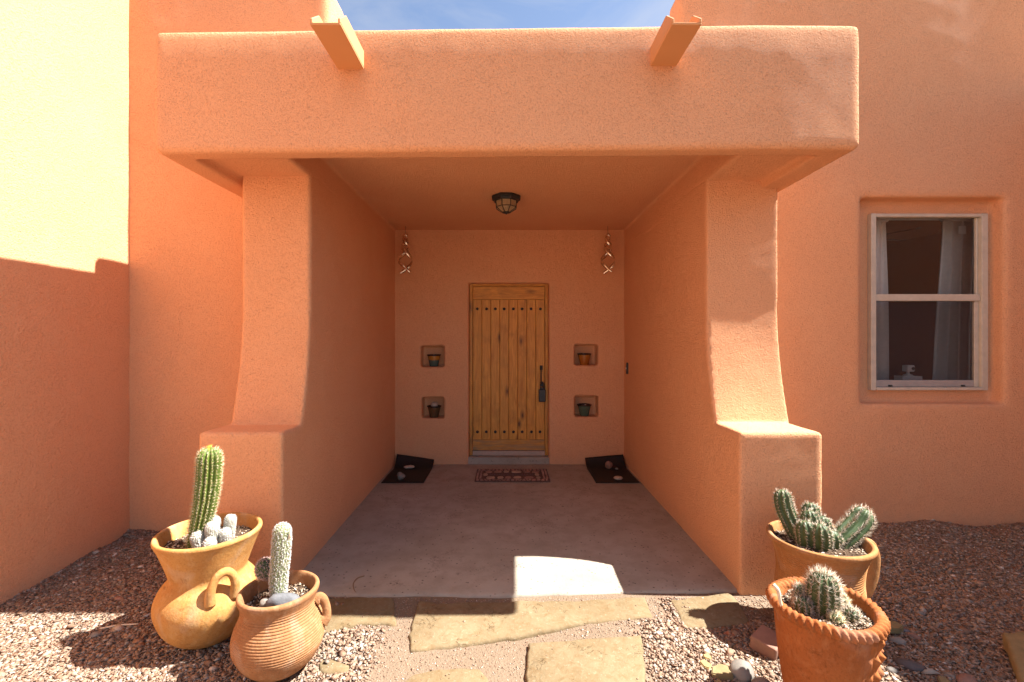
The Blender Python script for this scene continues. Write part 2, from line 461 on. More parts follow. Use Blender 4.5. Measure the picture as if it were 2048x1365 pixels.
def lathe_mesh(name, prof, seg=72, disp=None, smooth=True, closed=True):
    """prof: list of (r, z). disp(theta, i, r, z)-> (dr, dz) vectorised."""
    P = np.array(prof, float); n = len(P)
    th = np.linspace(0, 2 * PI, seg, endpoint=False)
    T, I = np.meshgrid(th, np.arange(n))
    r = P[:, 0][:, None] * np.ones_like(T); z = P[:, 1][:, None] * np.ones_like(T)
    if disp is not None:
        dr, dz = disp(T, I, r, z)
        r = r + dr; z = z + dz
    V = np.stack([r * np.cos(T), r * np.sin(T), z], -1).reshape(-1, 3)
    i = np.arange(n - 1)[:, None]; j = np.arange(seg)[None, :]
    j2 = (j + 1) % seg
    Q = np.stack([i * seg + j, i * seg + j2, (i + 1) * seg + j2, (i + 1) * seg + j], -1).reshape(-1, 4)
    return mesh_np(name, V, Q, smooth)

def spline(pts, n):
    """Catmull-Rom through pts (k,d) -> n samples."""
    P = np.array(pts, float)
    P = np.vstack([2 * P[0] - P[1], P, 2 * P[-1] - P[-2]])
    k = len(P) - 3
    u = np.linspace(0, k - 1e-6, n)
    i = u.astype(int); t = (u - i)[:, None]
    a, b, c, d = P[i], P[i + 1], P[i + 2], P[i + 3]
    return 0.5 * ((2 * b) + (-a + c) * t + (2 * a - 5 * b + 4 * c - d) * t ** 2 + (-a + 3 * b - 3 * c + d) * t ** 3)

def frames(P):
    T = np.gradient(P, axis=0); T /= np.linalg.norm(T, axis=1)[:, None]
    n0 = np.array([1.0, 0, 0]) if abs(T[0][0]) < 0.8 else np.array([0, 1.0, 0])
    N = []
    v = n0
    for t in T:
        v = v - t * np.dot(v, t); v = v / np.linalg.norm(v); N.append(v)
    N = np.array(N); B = np.cross(T, N)
    return T, N, B

def tube_mesh(name, pts, rad, seg=10, n=None, flat=1.0, cap=True, smooth=True):
    P = np.array(pts, float) if n is None else spline(pts, n)
    k = len(P)
    rr = np.interp(np.linspace(0, 1, k), np.linspace(0, 1, len(rad)), rad) if hasattr(rad, '__len__') else np.full(k, rad)
    T, N, B = frames(P)
    th = np.linspace(0, 2 * PI, seg, endpoint=False)
    V = P[:, None, :] + rr[:, None, None] * (np.cos(th)[None, :, None] * N[:, None, :] + flat * np.sin(th)[None, :, None] * B[:, None, :])
    V = V.reshape(-1, 3)
    i = np.arange(k - 1)[:, None]; j = np.arange(seg)[None, :]; j2 = (j + 1) % seg
    Q = np.stack([i * seg + j, i * seg + j2, (i + 1) * seg + j2, (i + 1) * seg + j], -1).reshape(-1, 4)
    me = mesh_np(name, V, Q, smooth)
    if cap:
        bm = bmesh.new(); bm.from_mesh(me)
        be = [e for e in bm.edges if e.is_boundary]
        bmesh.ops.holes_fill(bm, edges=be, sides=seg + 2)
        bm.to_mesh(me); bm.free()
    return me

def sines(X, Y, Z, seed, lam, n=8):
    rs = np.random.RandomState(seed)
    out = 0
    for _ in range(n):
        d = rs.normal(size=3); d /= np.linalg.norm(d)
        f = 2 * PI / lam * rs.uniform(0.6, 1.5)
        out = out + np.sin(f * (d[0] * X + d[1] * Y + d[2] * Z) + rs.uniform(0, 6.28))
    return out / math.sqrt(n)

# ------------------------------------------------------------------ soft solids: distance field -> quads
def sd_box(X, Y, Z, x0, x1, y0, y1, z0, z1, r=0.03):
    qx = np.abs(X - (x0 + x1) / 2) - (x1 - x0) / 2 + r
    qy = np.abs(Y - (y0 + y1) / 2) - (y1 - y0) / 2 + r
    qz = np.abs(Z - (z0 + z1) / 2) - (z1 - z0) / 2 + r
    o = np.sqrt(np.maximum(qx, 0) ** 2 + np.maximum(qy, 0) ** 2 + np.maximum(qz, 0) ** 2)
    return o + np.minimum(np.maximum(qx, np.maximum(qy, qz)), 0) - r

def smax(a, b, k):
    h = np.maximum(k - np.abs(a - b), 0) / k
    return np.maximum(a, b) + h * h * k * 0.25

def smin(a, b, k):
    return -smax(-a, -b, k)

CO = [(a, b, c) for a in (0, 1) for b in (0, 1) for c in (0, 1)]
def nets(name, fn, lo, hi, h, wob=0.003, seed=1, lam=0.55):
    ax = [np.arange(lo[i], hi[i] + h, h, dtype=np.float32) for i in range(3)]
    X, Y, Z = ax[0][:, None, None], ax[1][None, :, None], ax[2][None, None, :]
    F = fn(X, Y, Z).astype(np.float32)
    if wob:
        F = F + (wob * sines(X, Y, Z, seed, lam)).astype(np.float32)
        F = F + (wob * 0.3 * sines(X, Y, Z, seed + 50, lam * 0.3)).astype(np.float32)
    s = F < 0
    nx, ny, nz = F.shape
    cnt = np.zeros((nx - 1, ny - 1, nz - 1), np.int8)
    for a, b, c in CO:
        cnt += s[a:nx - 1 + a, b:ny - 1 + b, c:nz - 1 + c]
    act = (cnt > 0) & (cnt < 8)
    ai = np.argwhere(act)
    idx = np.full(act.shape, -1, np.int32); idx[act] = np.arange(len(ai))
    val = [F[ai[:, 0] + a, ai[:, 1] + b, ai[:, 2] + c] for a, b, c in CO]
    acc = np.zeros((len(ai), 3)); k = np.zeros(len(ai))
    for p in range(8):
        for q in range(p + 1, 8):
            d = np.array(CO[q]) - np.array(CO[p])
            if np.abs(d).sum() != 1: continue
            m = (val[p] < 0) != (val[q] < 0)
            t = val[p][m] / (val[p][m] - val[q][m])
            acc[m] += np.array(CO[p]) + d * t[:, None]; k[m] += 1
    V = np.array(lo) + h * (ai + acc / k[:, None])
    quads = []
    def faces(e, ins, cells):
        q = np.stack([idx[e[:, 0] + c[0], e[:, 1] + c[1], e[:, 2] + c[2]] for c in cells], 1)
        q[~ins] = q[~ins][:, ::-1]
        quads.append(q)
    m = s[:-1, 1:-1, 1:-1] != s[1:, 1:-1, 1:-1]; e = np.argwhere(m) + [0, 1, 1]
    faces(e, s[e[:, 0], e[:, 1], e[:, 2]], [(0, -1, -1), (0, 0, -1), (0, 0, 0), (0, -1, 0)])
    m = s[1:-1, :-1, 1:-1] != s[1:-1, 1:, 1:-1]; e = np.argwhere(m) + [1, 0, 1]
    faces(e, s[e[:, 0], e[:, 1], e[:, 2]], [(-1, 0, -1), (-1, 0, 0), (0, 0, 0), (0, 0, -1)])
    m = s[1:-1, 1:-1, :-1] != s[1:-1, 1:-1, 1:]; e = np.argwhere(m) + [1, 1, 0]
    faces(e, s[e[:, 0], e[:, 1], e[:, 2]], [(-1, -1, 0), (0, -1, 0), (0, 0, 0), (-1, 0, 0)])
    Q = np.vstack(quads)
    Q = Q[(Q >= 0).all(1)]
    return mesh_np(name, V, Q, True)

# ------------------------------------------------------------------ the ground
XL, XR = -2.96, 4.35             # the two wing walls
YL, YR = 3.56, 3.65              # the two facade walls
YB = 5.49                        # entry wall
XI0, XI1 = -1.357, 1.408         # inner faces of the porch walls

def sstep(a, b, x):
    t = np.clip((x - a) / (b - a), 0, 1)
    return t * t * (3 - 2 * t)

def ground_z(x, y):
    x = np.asarray(x, float); y = np.asarray(y, float)
    z = -0.05 + 0.008 * sines(x, y, 0 * x, 5, 0.9, 6)
    up = sstep(2.75, 3.6, y)
    z = z + up * np.where(x < 0, 0.055, 0.085) * sstep(1.3, 1.7, np.abs(x))
    z = z + 0.016 * up * sines(x, y, 0 * x, 15, 0.35, 6)
    far = sstep(6, 30, np.hypot(x, y))
    return z * (1 - far) - 0.05 * far

def build_ground():
    d = np.concatenate([-np.geomspace(900, 6.3, 26), np.arange(-6, 6.01, 0.08), np.geomspace(6.3, 900, 26)])
    Xg, Yg = np.meshgrid(d, d, indexing='ij')
    Zg = ground_z(Xg, Yg)
    V = np.stack([Xg, Yg, Zg], -1).reshape(-1, 3)
    n = len(d)
    i, j = np.meshgrid(np.arange(n - 1), np.arange(n - 1), indexing='ij')
    Q = np.stack([i * n + j, (i + 1) * n + j, (i + 1) * n + j + 1, i * n + j + 1], -1).reshape(-1, 4)
    me = mesh_np('ground', V, Q)
    at = me.attributes.new('gravel', 'FLOAT', 'POINT')
    at.data.foreach_set('value', gravel_amount(V[:, 0], V[:, 1]).astype(np.float32))
    tag(mobj('ground', me, M['ground']), kind='structure')

def gravel_amount(x, y):
    """0 = bare sand between the flagstones, 1 = gravel"""
    wob = 0.10 * sines(x, y, 0 * x, 9, 0.5, 6)
    c = sstep(-0.98, -0.72, x + wob) * (1 - sstep(0.82, 1.02, x + wob)) * sstep(1.2, 1.5, y) * (1 - sstep(3.0, 3.3, y))
    near = (1 - sstep(2.42, 2.62, y + wob * 0.7)) * sstep(0.55, 0.75, np.abs(x))     # gravel pockets closer to the viewer
    c2 = sstep(0.98, 1.1, x) * (1 - sstep(1.5, 1.65, x)) * sstep(2.44, 2.56, y + wob * 0.5) * (1 - sstep(3, 3.2, y))
    sand = np.maximum(c * (1 - 0.95 * near), c2 * 0.7)
    return 1 - sand

# flagstone outlines in photograph pixels are turned into ground points once, here
def gpt(px, py, z=-0.035):
    y = FPX * (CAM_H - z) / (py - 683.0)
    return ((px - 1015.0) * y / FPX, y)

FLAGS = [
    ('tan flagstone half hidden behind the ringed clay pot', [(640, 1197), (720, 1193), (786, 1196), (793, 1248), (720, 1246), (648, 1266)]),
    ('long tan flagstone lying across the front of the porch slab', [(838, 1203), (900, 1206), (1030, 1203), (1160, 1200), (1288, 1194), (1306, 1234), (1180, 1244), (1040, 1272), (900, 1293), (822, 1301), (816, 1270)]),
    ('cracked tan flagstone beside the porch wall under the cactus shadow', [(1342, 1200), (1400, 1192), (1456, 1184), (1480, 1205), (1502, 1246), (1420, 1256), (1372, 1256), (1356, 1232)]),
    ('square tan flagstone nearest the viewer in the middle of the path', [(1057, 1287), (1170, 1279), (1284, 1270), (1288, 1310), (1296, 1420), (1180, 1424), (1048, 1425), (1052, 1350)]),
    ('dusty tan flagstone half buried in sand', [(800, 1364), (826, 1345), (880, 1332), (960, 1333), (976, 1352), (990, 1420), (880, 1430), (780, 1420)]),
    ('small dusty tan flagstone half buried in gravel by the ringed pot', [(636, 1318), (660, 1312), (700, 1326), (698, 1338), (660, 1344), (640, 1340)]),
    ('tilted olive flagstone standing out of the shaded gravel', [(2006, 1296), (2120, 1300), (2200, 1420), (2060, 1420)]),
]
FLAG_POLY = [[gpt(*p) for p in f[1]] for f in FLAGS]

def in_poly(x, y, poly):
    r = np.zeros(x.shape, bool)
    n = len(poly)
    for i in range(n):
        x1, y1 = poly[i]; x2, y2 = poly[(i + 1) % n]
        c = ((y1 > y) != (y2 > y)) & (x < (x2 - x1) * (y - y1) / (y2 - y1 + 1e-12) + x1)
        r ^= c
    return r

POTS = {'ochre': (-1.56, 2.38), 'ringed': (-1.078, 2.15), 'buff': (1.655, 2.42), 'red': (1.298, 1.865)}

def build_gravel():
    rs = np.random.RandomState(4)
    def area(x0, x1, y0, y1, per):
        n = int((x1 - x0) * (y1 - y0) * per)
        return rs.uniform(x0, x1, n), rs.uniform(y0, y1, n)
    xs, ys = [], []
    for a in ((XL, -1.3, 1.85, YL, 17000), (-1.3, 1.4, 1.85, 2.78, 17000), (1.4, XR, 1.85, YR, 15500)):
        x, y = area(*a); xs.append(x); ys.append(y)
    x = np.concatenate(xs); y = np.concatenate(ys)
    g = gravel_amount(x, y)
    keep = rs.uniform(size=len(x)) < np.clip(g, 0.42, 1.0) ** 1.3
    for i, p in enumerate(FLAG_POLY[:-1]):
        keep &= ~(in_poly(x, y, p) & (rs.uniform(size=len(x)) > (0.012 if i < 4 else 0.10)))
    keep &= ~((x > XI0 - 0.02) & (x < XI1) & (y > 2.72))                # slab
    keep &= ~((x > -1.86) & (x < -1.30) & (y > 2.75)) & ~((x > 1.36) & (x < 1.90) & (y > 2.76))
    for px, py in POTS.values():
        keep &= np.hypot(x - px, y - py) > 0.12
    x, y, g = x[keep], y[keep], g[keep]
    n = len(x)
    size = rs.gamma(3.2, 0.00095, n) + 0.0017
    size = np.where(rs.uniform(size=n) < 0.018, size * 1.9, size) * (0.45 + 0.55 * np.clip(g, 0, 1))
    sc = np.stack([size * rs.uniform(0.9, 1.7, n), size * rs.uniform(0.7, 1.2, n), size * rs.uniform(0.3, 0.6, n)], -1)
    corner = np.array([(-1.2, -0.9, -0.5), (1.1, -1.0, -0.6), (0.1, 1.3, -0.5), (1.0, 0.9, 0.7), (-1.1, 0.8, 0.8), (-0.1, -1.2, 0.7)], float)
    V = corner[None] + rs.uniform(-0.4, 0.4, (n, 6, 3))
    V = V * sc[:, None, :]
    yaw = rs.uniform(0, 2 * PI, n); ti = rs.normal(0, 0.28, n); tj = rs.normal(0, 0.28, n)
    def rot(V, a, i, j):
        c, s_ = np.cos(a)[:, None], np.sin(a)[:, None]
        W = V.copy(); W[..., i] = c * V[..., i] - s_ * V[..., j]; W[..., j] = s_ * V[..., i] + c * V[..., j]
        return W
    V = rot(V, ti, 1, 2); V = rot(V, tj, 0, 2); V = rot(V, yaw, 0, 1)
    zz = ground_z(x, y) + sc[:, 2] * 0.45 + rs.uniform(0, 0.007, n) * np.clip(g, 0, 1)
    # chips settle on top of flagstones when they lie on one
    for i, p in enumerate(FLAG_POLY[:-1]):
        on = in_poly(x, y, p)
        zz[on] = FLAG_TOP[i] + sc[on, 2] * 0.6
    V += np.stack([x, y, zz], -1)[:, None, :]
    f = np.array([(0, 2, 1), (3, 4, 5), (0, 1, 5), (1, 2, 3), (2, 0, 4), (1, 3, 5), (2, 4, 3), (0, 5, 4)])
    Q = (np.arange(n)[:, None, None] * 6 + f[None]).reshape(-1, 3)
    o = mobj('gravel', mesh_np('gravel', V.reshape(-1, 3), Q, False), M['gravel'])
    tag(o, 'loose reddish brown crushed gravel covering the ground', 'gravel', kind='stuff')

FLAG_TOP = [-0.036, -0.034, -0.036, -0.032, -0.043, -0.044, 0.03]

def build_flags():
    for i, (label, _) in enumerate(FLAGS):
        poly = FLAG_POLY[i]
        cx = sum(p[0] for p in poly) / len(poly); cy = sum(p[1] for p in poly) / len(poly)
        rs = random.Random(70 + i)
        pts = []
        n = len(poly)
        for k in range(n):
            a = Vector(poly[k]); b = Vector(poly[(k + 1) % n])
            L = (b - a).length; m = max(2, int(L / 0.035))
            nrm = Vector(((b - a).y, -(b - a).x)).normalized()
            for q in range(m):
                t = q / m
                amp = 0.005 + 0.004 * math.sin(q * 0.7 + i)
                pts.append(a.lerp(b, t) + nrm * rs.uniform(-amp, amp))
        top = 0.0; th = 0.05 if i < 6 else 0.07
        bm = bmesh.new()
        m = len(pts)
        area = sum(pts[k].x * pts[(k + 1) % m].y - pts[(k + 1) % m].x * pts[k].y for k in range(m))
        sg = 1.0 if area > 0 else -1.0
        nor = []
        for k in range(m):
            d = pts[(k + 2) % m] - pts[k - 2]
            nor.append(Vector((-d.y, d.x)).normalized() * sg)
        rings = []
        for off, z in ((0.0, -th), (-0.002, -0.014), (0.004, -0.004), (0.012, 0.0)):
            ring = []
            for p, nn in zip(pts, nor):
                w = p + nn * off
                zz = z + (0.0025 * float(sines(np.array(w.x), np.array(w.y), np.array(0.0), 30 + i, 0.16, 6)) if z > -0.01 else 0)
                ring.append(bm.verts.new((w.x - cx, w.y - cy, zz)))
            rings.append(ring)
        for r in range(len(rings) - 1):
            for k in range(m):
                bm.faces.new((rings[r][k], rings[r][(k + 1) % m], rings[r + 1][(k + 1) % m], rings[r + 1][k]))
        cap = bm.faces.new(rings[-1])
        bmesh.ops.triangulate(bm, faces=[cap])
        bmesh.ops.recalc_face_normals(bm, faces=bm.faces[:])
        o = mobj('flagstone', bm_mesh('flagstone', bm, True), M['flag'] if i < 6 else M['rock_olive'], None, (cx, cy, FLAG_TOP[i]))
        if i == 6:
            o.rotation_euler = (R(4), R(-5), 0)
        tag(o, label, 'flagstone', 'flagstones laid in front of the porch')

def build_slab():
    xs = np.linspace(XI0 - 0.04, XI1 + 0.03, 140)
    yf = np.interp(xs, [-1.4, -0.6, 0.1, 0.7, 1.1, 1.45], [2.738, 2.730, 2.732, 2.756, 2.775, 2.79])
    yf = yf + 0.004 * np.sin(xs * 9) + 0.002 * np.sin(xs * 31)
    prof = [(0, -0.14), (0, -0.022), (0.004, -0.010), (0.012, -0.003), (0.026, 0.0)]
    ylist = list(np.linspace(0.10, 3.0, 60))
    V = []
    for k in range(len(prof) + len(ylist)):
        if k < len(prof):
            dy, z = prof[k]; y = yf + dy; zz = np.full_like(xs, z - 0.034)
        else:
            t = (ylist[k - len(prof)] - 0.0) / 3.0
            y = yf + (5.75 - yf) * t; zz = 0.0015 * sines(xs, y, 0 * xs, 3, 0.7, 6) - 0.034 * np.clip((4.9 - y) / 2.2, 0, 1)
        V.append(np.stack([xs, y, zz], -1))
    n = len(V); m = len(xs)
    V = np.array(V).reshape(-1, 3)
    i, j = np.meshgrid(np.arange(n - 1), np.arange(m - 1), indexing='ij')
    Q = np.stack([i * m + j, i * m + j + 1, (i + 1) * m + j + 1, (i + 1) * m + j], -1).reshape(-1, 4)
    tag(mobj('porch_floor', mesh_np('porch_floor', V, Q), M['concrete']), kind='structure')

# ------------------------------------------------------------------ the house
def build_house():
    hs = thing('adobe_house', (0, 4.6, 0), 'terracotta stucco adobe house with a deep covered porch and plank door', 'house')
    st = M['stucco']
    def part(name, me, mat=st):
        return mobj(name, me, mat, hs, world_coords=True)
    # canopy: fascia, drip lip, soffit, raised porch ceiling
    def fc(X, Y, Z):
        yf = 2.60 + (2.53 - 2.60) * (X + 2.0) / 3.946
        yf = yf + 0.018 * np.clip((X - 1.30) / 0.68, 0, 1) ** 2 + 0.009 * np.clip((Z - 3.08) / 0.19, 0, 1) ** 2
        sx0, sx1 = -2.03, 1.985
        y2 = Y - yf
        d = sd_box(X, y2, Z, sx0, sx1, 0.0, 3.15, 2.57, 3.274, 0.032)
        d = smin(d, sd_box(X, Y, Z, -2.02, -1.30, 3.27, 3.75, 2.9, 3.40, 0.04), 0.02)
        step = sd_box(X, y2, Z, -1.862, 1.80, 0.125, 1.02, 2.0, 2.625, 0.008)
        d = smax(d, -step, 0.02)
        inner = np.maximum(np.maximum(XI0 - X, X - XI1), np.maximum(0.125 - y2, Z - 2.83))
        return smax(d, -inner, 0.015)
    part('canopy', nets('canopy', fc, (-2.1, 2.45, 2.5), (2.05, 5.78, 3.5), 0.018, 0.0007, 21, 0.6))
    # porch side walls with flared buttress fronts and ledge blocks
    def butt(x0, x1, xo, yt, yfl, yb, seed, name):
        def f(X, Y, Z):
            t = np.clip((1.80 - Z) / 0.86, 0, 1)
            pr = yt - (yt - yfl) * t ** 2.1
            xa, xb = (min(x0, x1), max(x0, x1))
            slab = np.maximum(xa - X, X - xb)
            up = smax(smax(pr - Y, slab, 0.014), np.maximum(Z - 2.66, Y - 5.62), 0.01)
            b0, b1 = (min(x0, xo), max(x0, xo))
            blk = sd_box(X, Y, Z, b0, b1, yb, 4.4, -0.4, 0.938, 0.014)
            return np.minimum(up, blk)
        lo = (min(x0, xo, x1) - 0.06, yb - 0.06, -0.3); hi = (max(x0, xo, x1) + 0.06, 5.7, 2.72)
        part('buttress_wall', nets(name, f, lo, hi, 0.017, 0.0015, seed, 0.6))
    butt(XI0, -1.83, -1.865, 3.13, 3.0, 2.745, 31, 'buttress_wall')
    butt(XI1, 1.915, 1.91, 3.22, 3.085, 2.755, 41, 'buttress_wall')
    # entry wall with door opening and four niches
    NI = [(-1.048, -0.768, 1.178, 1.430), (-1.036, -0.768, 0.556, 0.810), (0.808, 1.090, 1.196, 1.448), (0.814, 1.096, 0.575, 0.822)]
    def fe(X, Y, Z):
        d = sd_box(X, Y, Z, -1.5, 1.55, YB, YB + 0.34, -0.2, 2.95, 0.02)
        d = smax(d, -sd_box(X, Y, Z, -0.470, 0.500, YB - 0.3, YB + 0.6, -0.5, 2.19, 0.02), 0.03)
        for a, b, c, e in NI:
            d = smax(d, -sd_box(X, Y, Z, a, b, YB - 0.3, YB + 0.175, c, e, 0.02), 0.02)
        return d
    part('entry_wall', nets('entry_wall', fe, (-1.6, YB - 0.05, -0.15), (1.65, YB + 0.4, 3.0), 0.017, 0.0014, 51, 0.5))
    # facade walls
    def fl(X, Y, Z):
        return sd_box(X, Y, Z, -3.3, -1.393, YL, YL + 0.36, -0.5, 4.31, 0.05)
    part('facade_wall', nets('facade_wall', fl, (-3.35, YL - 0.06, -0.3), (-1.3, YL + 0.42, 4.36), 0.024, 0.0013, 61, 0.75))
    def fr(X, Y, Z):
        d = sd_box(X, Y, Z, 1.43, 4.8, YR, YR + 0.17, -0.5, 3.4, 0.01)
        d = np.minimum(d, sd_box(X, Y, Z, 1.39, 4.8, YR, YR + 0.30, 3.1, 4.36, 0.05))
        d = smax(d, -sd_box(X, Y, Z, 2.845, 3.995, YR - 0.3, YR + 0.12, 0.985, 2.645, 0.025), 0.035)
        d = smax(d, -sd_box(X, Y, Z, 3.00, 3.93, YR - 0.3, YR + 0.6, 1.11, 2.52, 0.01), 0.01)
        return d
    part('facade_wall', nets('facade_wall', fr, (1.31, YR - 0.06, -0.3), (4.7, YR + 0.36, 4.44), 0.024, 0.0011, 71, 0.8))
    # blocks behind the facades
    box('tower_block', (-3.29, -1.41, YL + 0.32, 6.2, -0.2, 4.24), st, hs, 0.05, 3, True)
    for b in ((1.44, 1.74, YR + 0.15, 7.0, -0.2, 4.25), (1.75, 6.0, YR + 0.15, 7.0, 3.15, 4.25)):
        box('tower_block', b, st, hs, 0.04, 3, True)
    box('rear_block', (-1.46, 1.50, YB + 0.30, 7.2, -0.2, 3.1), st, hs, 0.03, 2, True)
    # wing walls
    part('wing_wall', nets('wing_wall', lambda X, Y, Z: sd_box(X, Y, Z, XL - 0.3, XL, -1.2, 3.9, -0.5, 4.35, 0.05), (XL - 0.36, -1.3, -0.3), (XL + 0.06, 3.75, 4.45), 0.045, 0.003, 81, 0.6))
    part('wing_wall', nets('wing_wall', lambda X, Y, Z: sd_box(X, Y, Z, XR, XR + 0.3, -1.2, 3.9, -0.5, 3.52, 0.05), (XR - 0.06, -1.3, -0.3), (XR + 0.36, 3.75, 3.6), 0.045, 0.003, 91, 0.6))
    # dark room behind the window
    bm = bmesh.new(); bm_box(bm, 2.4, 6.0, YR + 0.16, 7.2, 0.0, 3.0)
    bm.faces.ensure_lookup_table()
    fr_ = [f for f in bm.faces if abs(f.calc_center_median().y - (YR + 0.16)) < 1e-4]
    bmesh.ops.delete(bm, geom=fr_, context='FACES')
    bmesh.ops.reverse_faces(bm, faces=bm.faces[:])
    part('interior_room', bm_mesh('interior_room', bm), M['room'])
    # roof spouts
    for x0, x1, yw in ((-0.962, -0.814, 2.60), (0.800, 0.946, 2.58)):
        yf, z0, hgt, tk = 2.215, 3.03, 0.105, 0.012
        bm = bmesh.new()
        bm_box(bm, x0, x1, yf, yw, z0, z0 + tk)
        for a, b in ((x0, x0 + tk), (x1 - tk, x1)):
            pr = [(yf, z0 + tk), (yw, z0 + tk), (yw, z0 + hgt), (yf + 0.085, z0 + hgt), (yf, z0 + 0.032)]
            A = [bm.verts.new((a, y, z)) for y, z in pr]; B = [bm.verts.new((b, y, z)) for y, z in pr]
            bm.faces.new(A); bm.faces.new(B[::-1])
            for k in range(5):
                bm.faces.new((A[k], B[k], B[(k + 1) % 5], A[(k + 1) % 5]))
        bmesh.ops.recalc_face_normals(bm, faces=bm.faces[:])
        bmesh.ops.bevel(bm, geom=[e for e in bm.edges if e.calc_face_angle(0) > 0.3], offset=0.0025, segments=1, affect='EDGES')
        part('roof_spout', bm_mesh('roof_spout', bm), M['stucco_smooth'])
    # doorstep
    sp = box('doorstep', (-0.50, 0.53, YB + 0.012, YB + 0.33, -0.1, 0.083), M['concrete'], hs, 0.008, 2, True)
    # door
    door = bpy.data.objects.new('door', None); col.objects.link(door); door.parent = hs
    door.location = (0.016, YB + 0.11 - 4.6, 0.0); door['_wl'] = (0.016, YB + 0.11, 0.0)
    pw = 0.885 / 8
    bm = bmesh.new(); bm_box(bm, -pw / 2 + 0.0018, pw / 2 - 0.0018, 0, 0.03, 0.277, 1.998)
    bmesh.ops.bevel(bm, geom=[e for e in bm.edges if abs((e.verts[0].co - e.verts[1].co).z) > 1], offset=0.004, segments=1, affect='EDGES')
    pm = bm_mesh('plank', bm)
    bm = bmesh.new(); bmesh.ops.create_uvsphere(bm, u_segments=12, v_segments=8, radius=0.0175)
    for v in bm.verts: v.co.y *= 0.75
    sm = bm_mesh('stud', bm, True)
    for k in range(8):
        x = -0.4425 + pw * (k + 0.5)
        mobj('plank', pm, M['wood'], door, (x, 0, 0))
        for z in (1.885, 0.372):
            mobj('stud', sm, M['iron'], door, (x + random.uniform(-.004, .004), -0.002, z))
    box('backing_board', (-0.4425, 0.4425, 0.0305, 0.04, 0.14, 2.16), M['matbase'], door)
    box('top_rail', (-0.4425, 0.4425, -0.001, 0.03, 2.001, 2.163), M['wood_h'], door, 0.003, 1)
    box('bottom_rail', (-0.4425, 0.4425, -0.001, 0.03, 0.146, 0.2745), M['wood_w'], door, 0.003, 1)
    box('threshold', (-0.4425, 0.4425, -0.02, 0.035, 0.085, 0.142), M['strip'], door, 0.004, 1)
    for a, b in ((-0.483, -0.4455), (0.4455, 0.483)):
        box('jamb', (a, b, -0.012, 0.05, 0.084, 2.20), M['wood_jamb'], door, 0.004, 1)
    box('head_jamb', (-0.4450, 0.4450, -0.012, 0.05, 2.167, 2.21), M['wood_h'], door, 0.004, 1)
    # door handle
    h = box('door_handle', (-0.016, 0.016, -0.014, -0.001, 1.135, 1.19), M['iron'], door, 0.003, 1, loc=(0.398, 0, 0))
    mobj('grip', tube_mesh('grip', [(-0.004, -0.012, 1.17), (-0.005, -0.05, 1.155), (-0.005, -0.055, 1.07), (-0.004, -0.05, 0.985), (0.0, -0.012, 0.965)], 0.0085, 8, 24), M['iron'], door, (0.398, 0, 0))
    box('lock_plate', (-0.02, 0.02, -0.012, -0.001, 0.93, 0.99), M['iron'], door, 0.004, 1, loc=(0.405, 0, 0))
    # doorbell on the inner porch wall
    db = box('doorbell', (XI1 - 0.018, XI1 + 0.01, 5.305, 5.345, 1.105, 1.235), M['iron'], hs, 0.006, 2, True)
    box('bell_button', (XI1 - 0.026, XI1 - 0.017, 5.316, 5.333, 1.16, 1.18), M['led'], hs, 0.003, 1, True)
    # window
    win = bpy.data.objects.new('window', None); col.objects.link(win); win.parent = hs
    YW = YR + 0.118
    win.location = (0, YW - 4.6, 0); win['_wl'] = (0, YW, 0)
    x0, x1, z0, z1 = 2.985, 3.945, 1.085, 2.538
    A = M['alu']
    fr = lambda nm, b, m=A, bv=0.003: box(nm, b, m, win, bv, 1)
    fr('frame_stile', (x0, x0 + 0.042, -0.035, 0.03, z0, z1)); fr('frame_stile', (x1 - 0.052, x1, -0.035, 0.03, z0, z1))
    fr('frame_head', (x0 + 0.0425, x1 - 0.0525, -0.033, 0.03, z1 - 0.028, z1 - 0.001)); fr('frame_sill', (x0 + 0.0425, x1 - 0.0525, -0.04, 0.05, z0 + 0.001, z0 + 0.024))
    zr = 1.846
    fr('meeting_rail', (x0 + 0.043, x1 - 0.053, -0.024, 0.026, zr - 0.026, zr + 0.03))
    fr('sash_stile', (x0 + 0.043, x0 + 0.058, -0.012, 0.02, z0 + 0.025, zr - 0.027)); fr('sash_stile', (x1 - 0.088, x1 - 0.053, -0.012, 0.02, z0 + 0.025, zr - 0.027))
    fr('sash_rail', (x0 + 0.0585, x1 - 0.0885, -0.008, 0.022, z0 + 0.026, z0 + 0.082), M['alu_grey'])
    fr('sash_stile', (x1 - 0.068, x1 - 0.053, -0.006, 0.024, zr + 0.031, z1 - 0.029)); 
    for xx in (x0 + 0.16, x1 - 0.2):
        fr('sash_latch', (xx, xx + 0.03, -0.018, -0.0085, z0 + 0.03, z0 + 0.042), M['iron'], 0.002)
    def sheet(nm, b, y, m):
        bm = bmesh.new(); a, c, d, e = b
        bm.faces.new([bm.verts.new(p) for p in ((a, y, d), (c, y, d), (c, y, e), (a, y, e))])
        return mobj(nm, bm_mesh(nm, bm), m, win)
    sheet('pane', (x0 + 0.0425, x1 - 0.068, zr + 0.03, z1 - 0.028), 0.012, M['glass'])
    sheet('pane', (x0 + 0.058, x1 - 0.0885, z0 + 0.082, zr - 0.026), 0.010, M['glass'])
    sheet('insect_screen', (x0 + 0.058, x1 - 0.0885, z0 + 0.082, zr - 0.026), -0.004, M['screen'])
    return hs

def m_stucco_smooth():
    t = NT('painted_metal_spout'); v = t.coord()
    c = t.mix(t.noise(v, 3, 4), (0.56, 0.275, 0.118), (0.61, 0.305, 0.138))
    return t.done(c, 0.7, t.bump(t.noise(v, 60, 3), 0.1, 0.002), spec=0.2)
M['stucco_smooth'] = m_stucco_smooth()

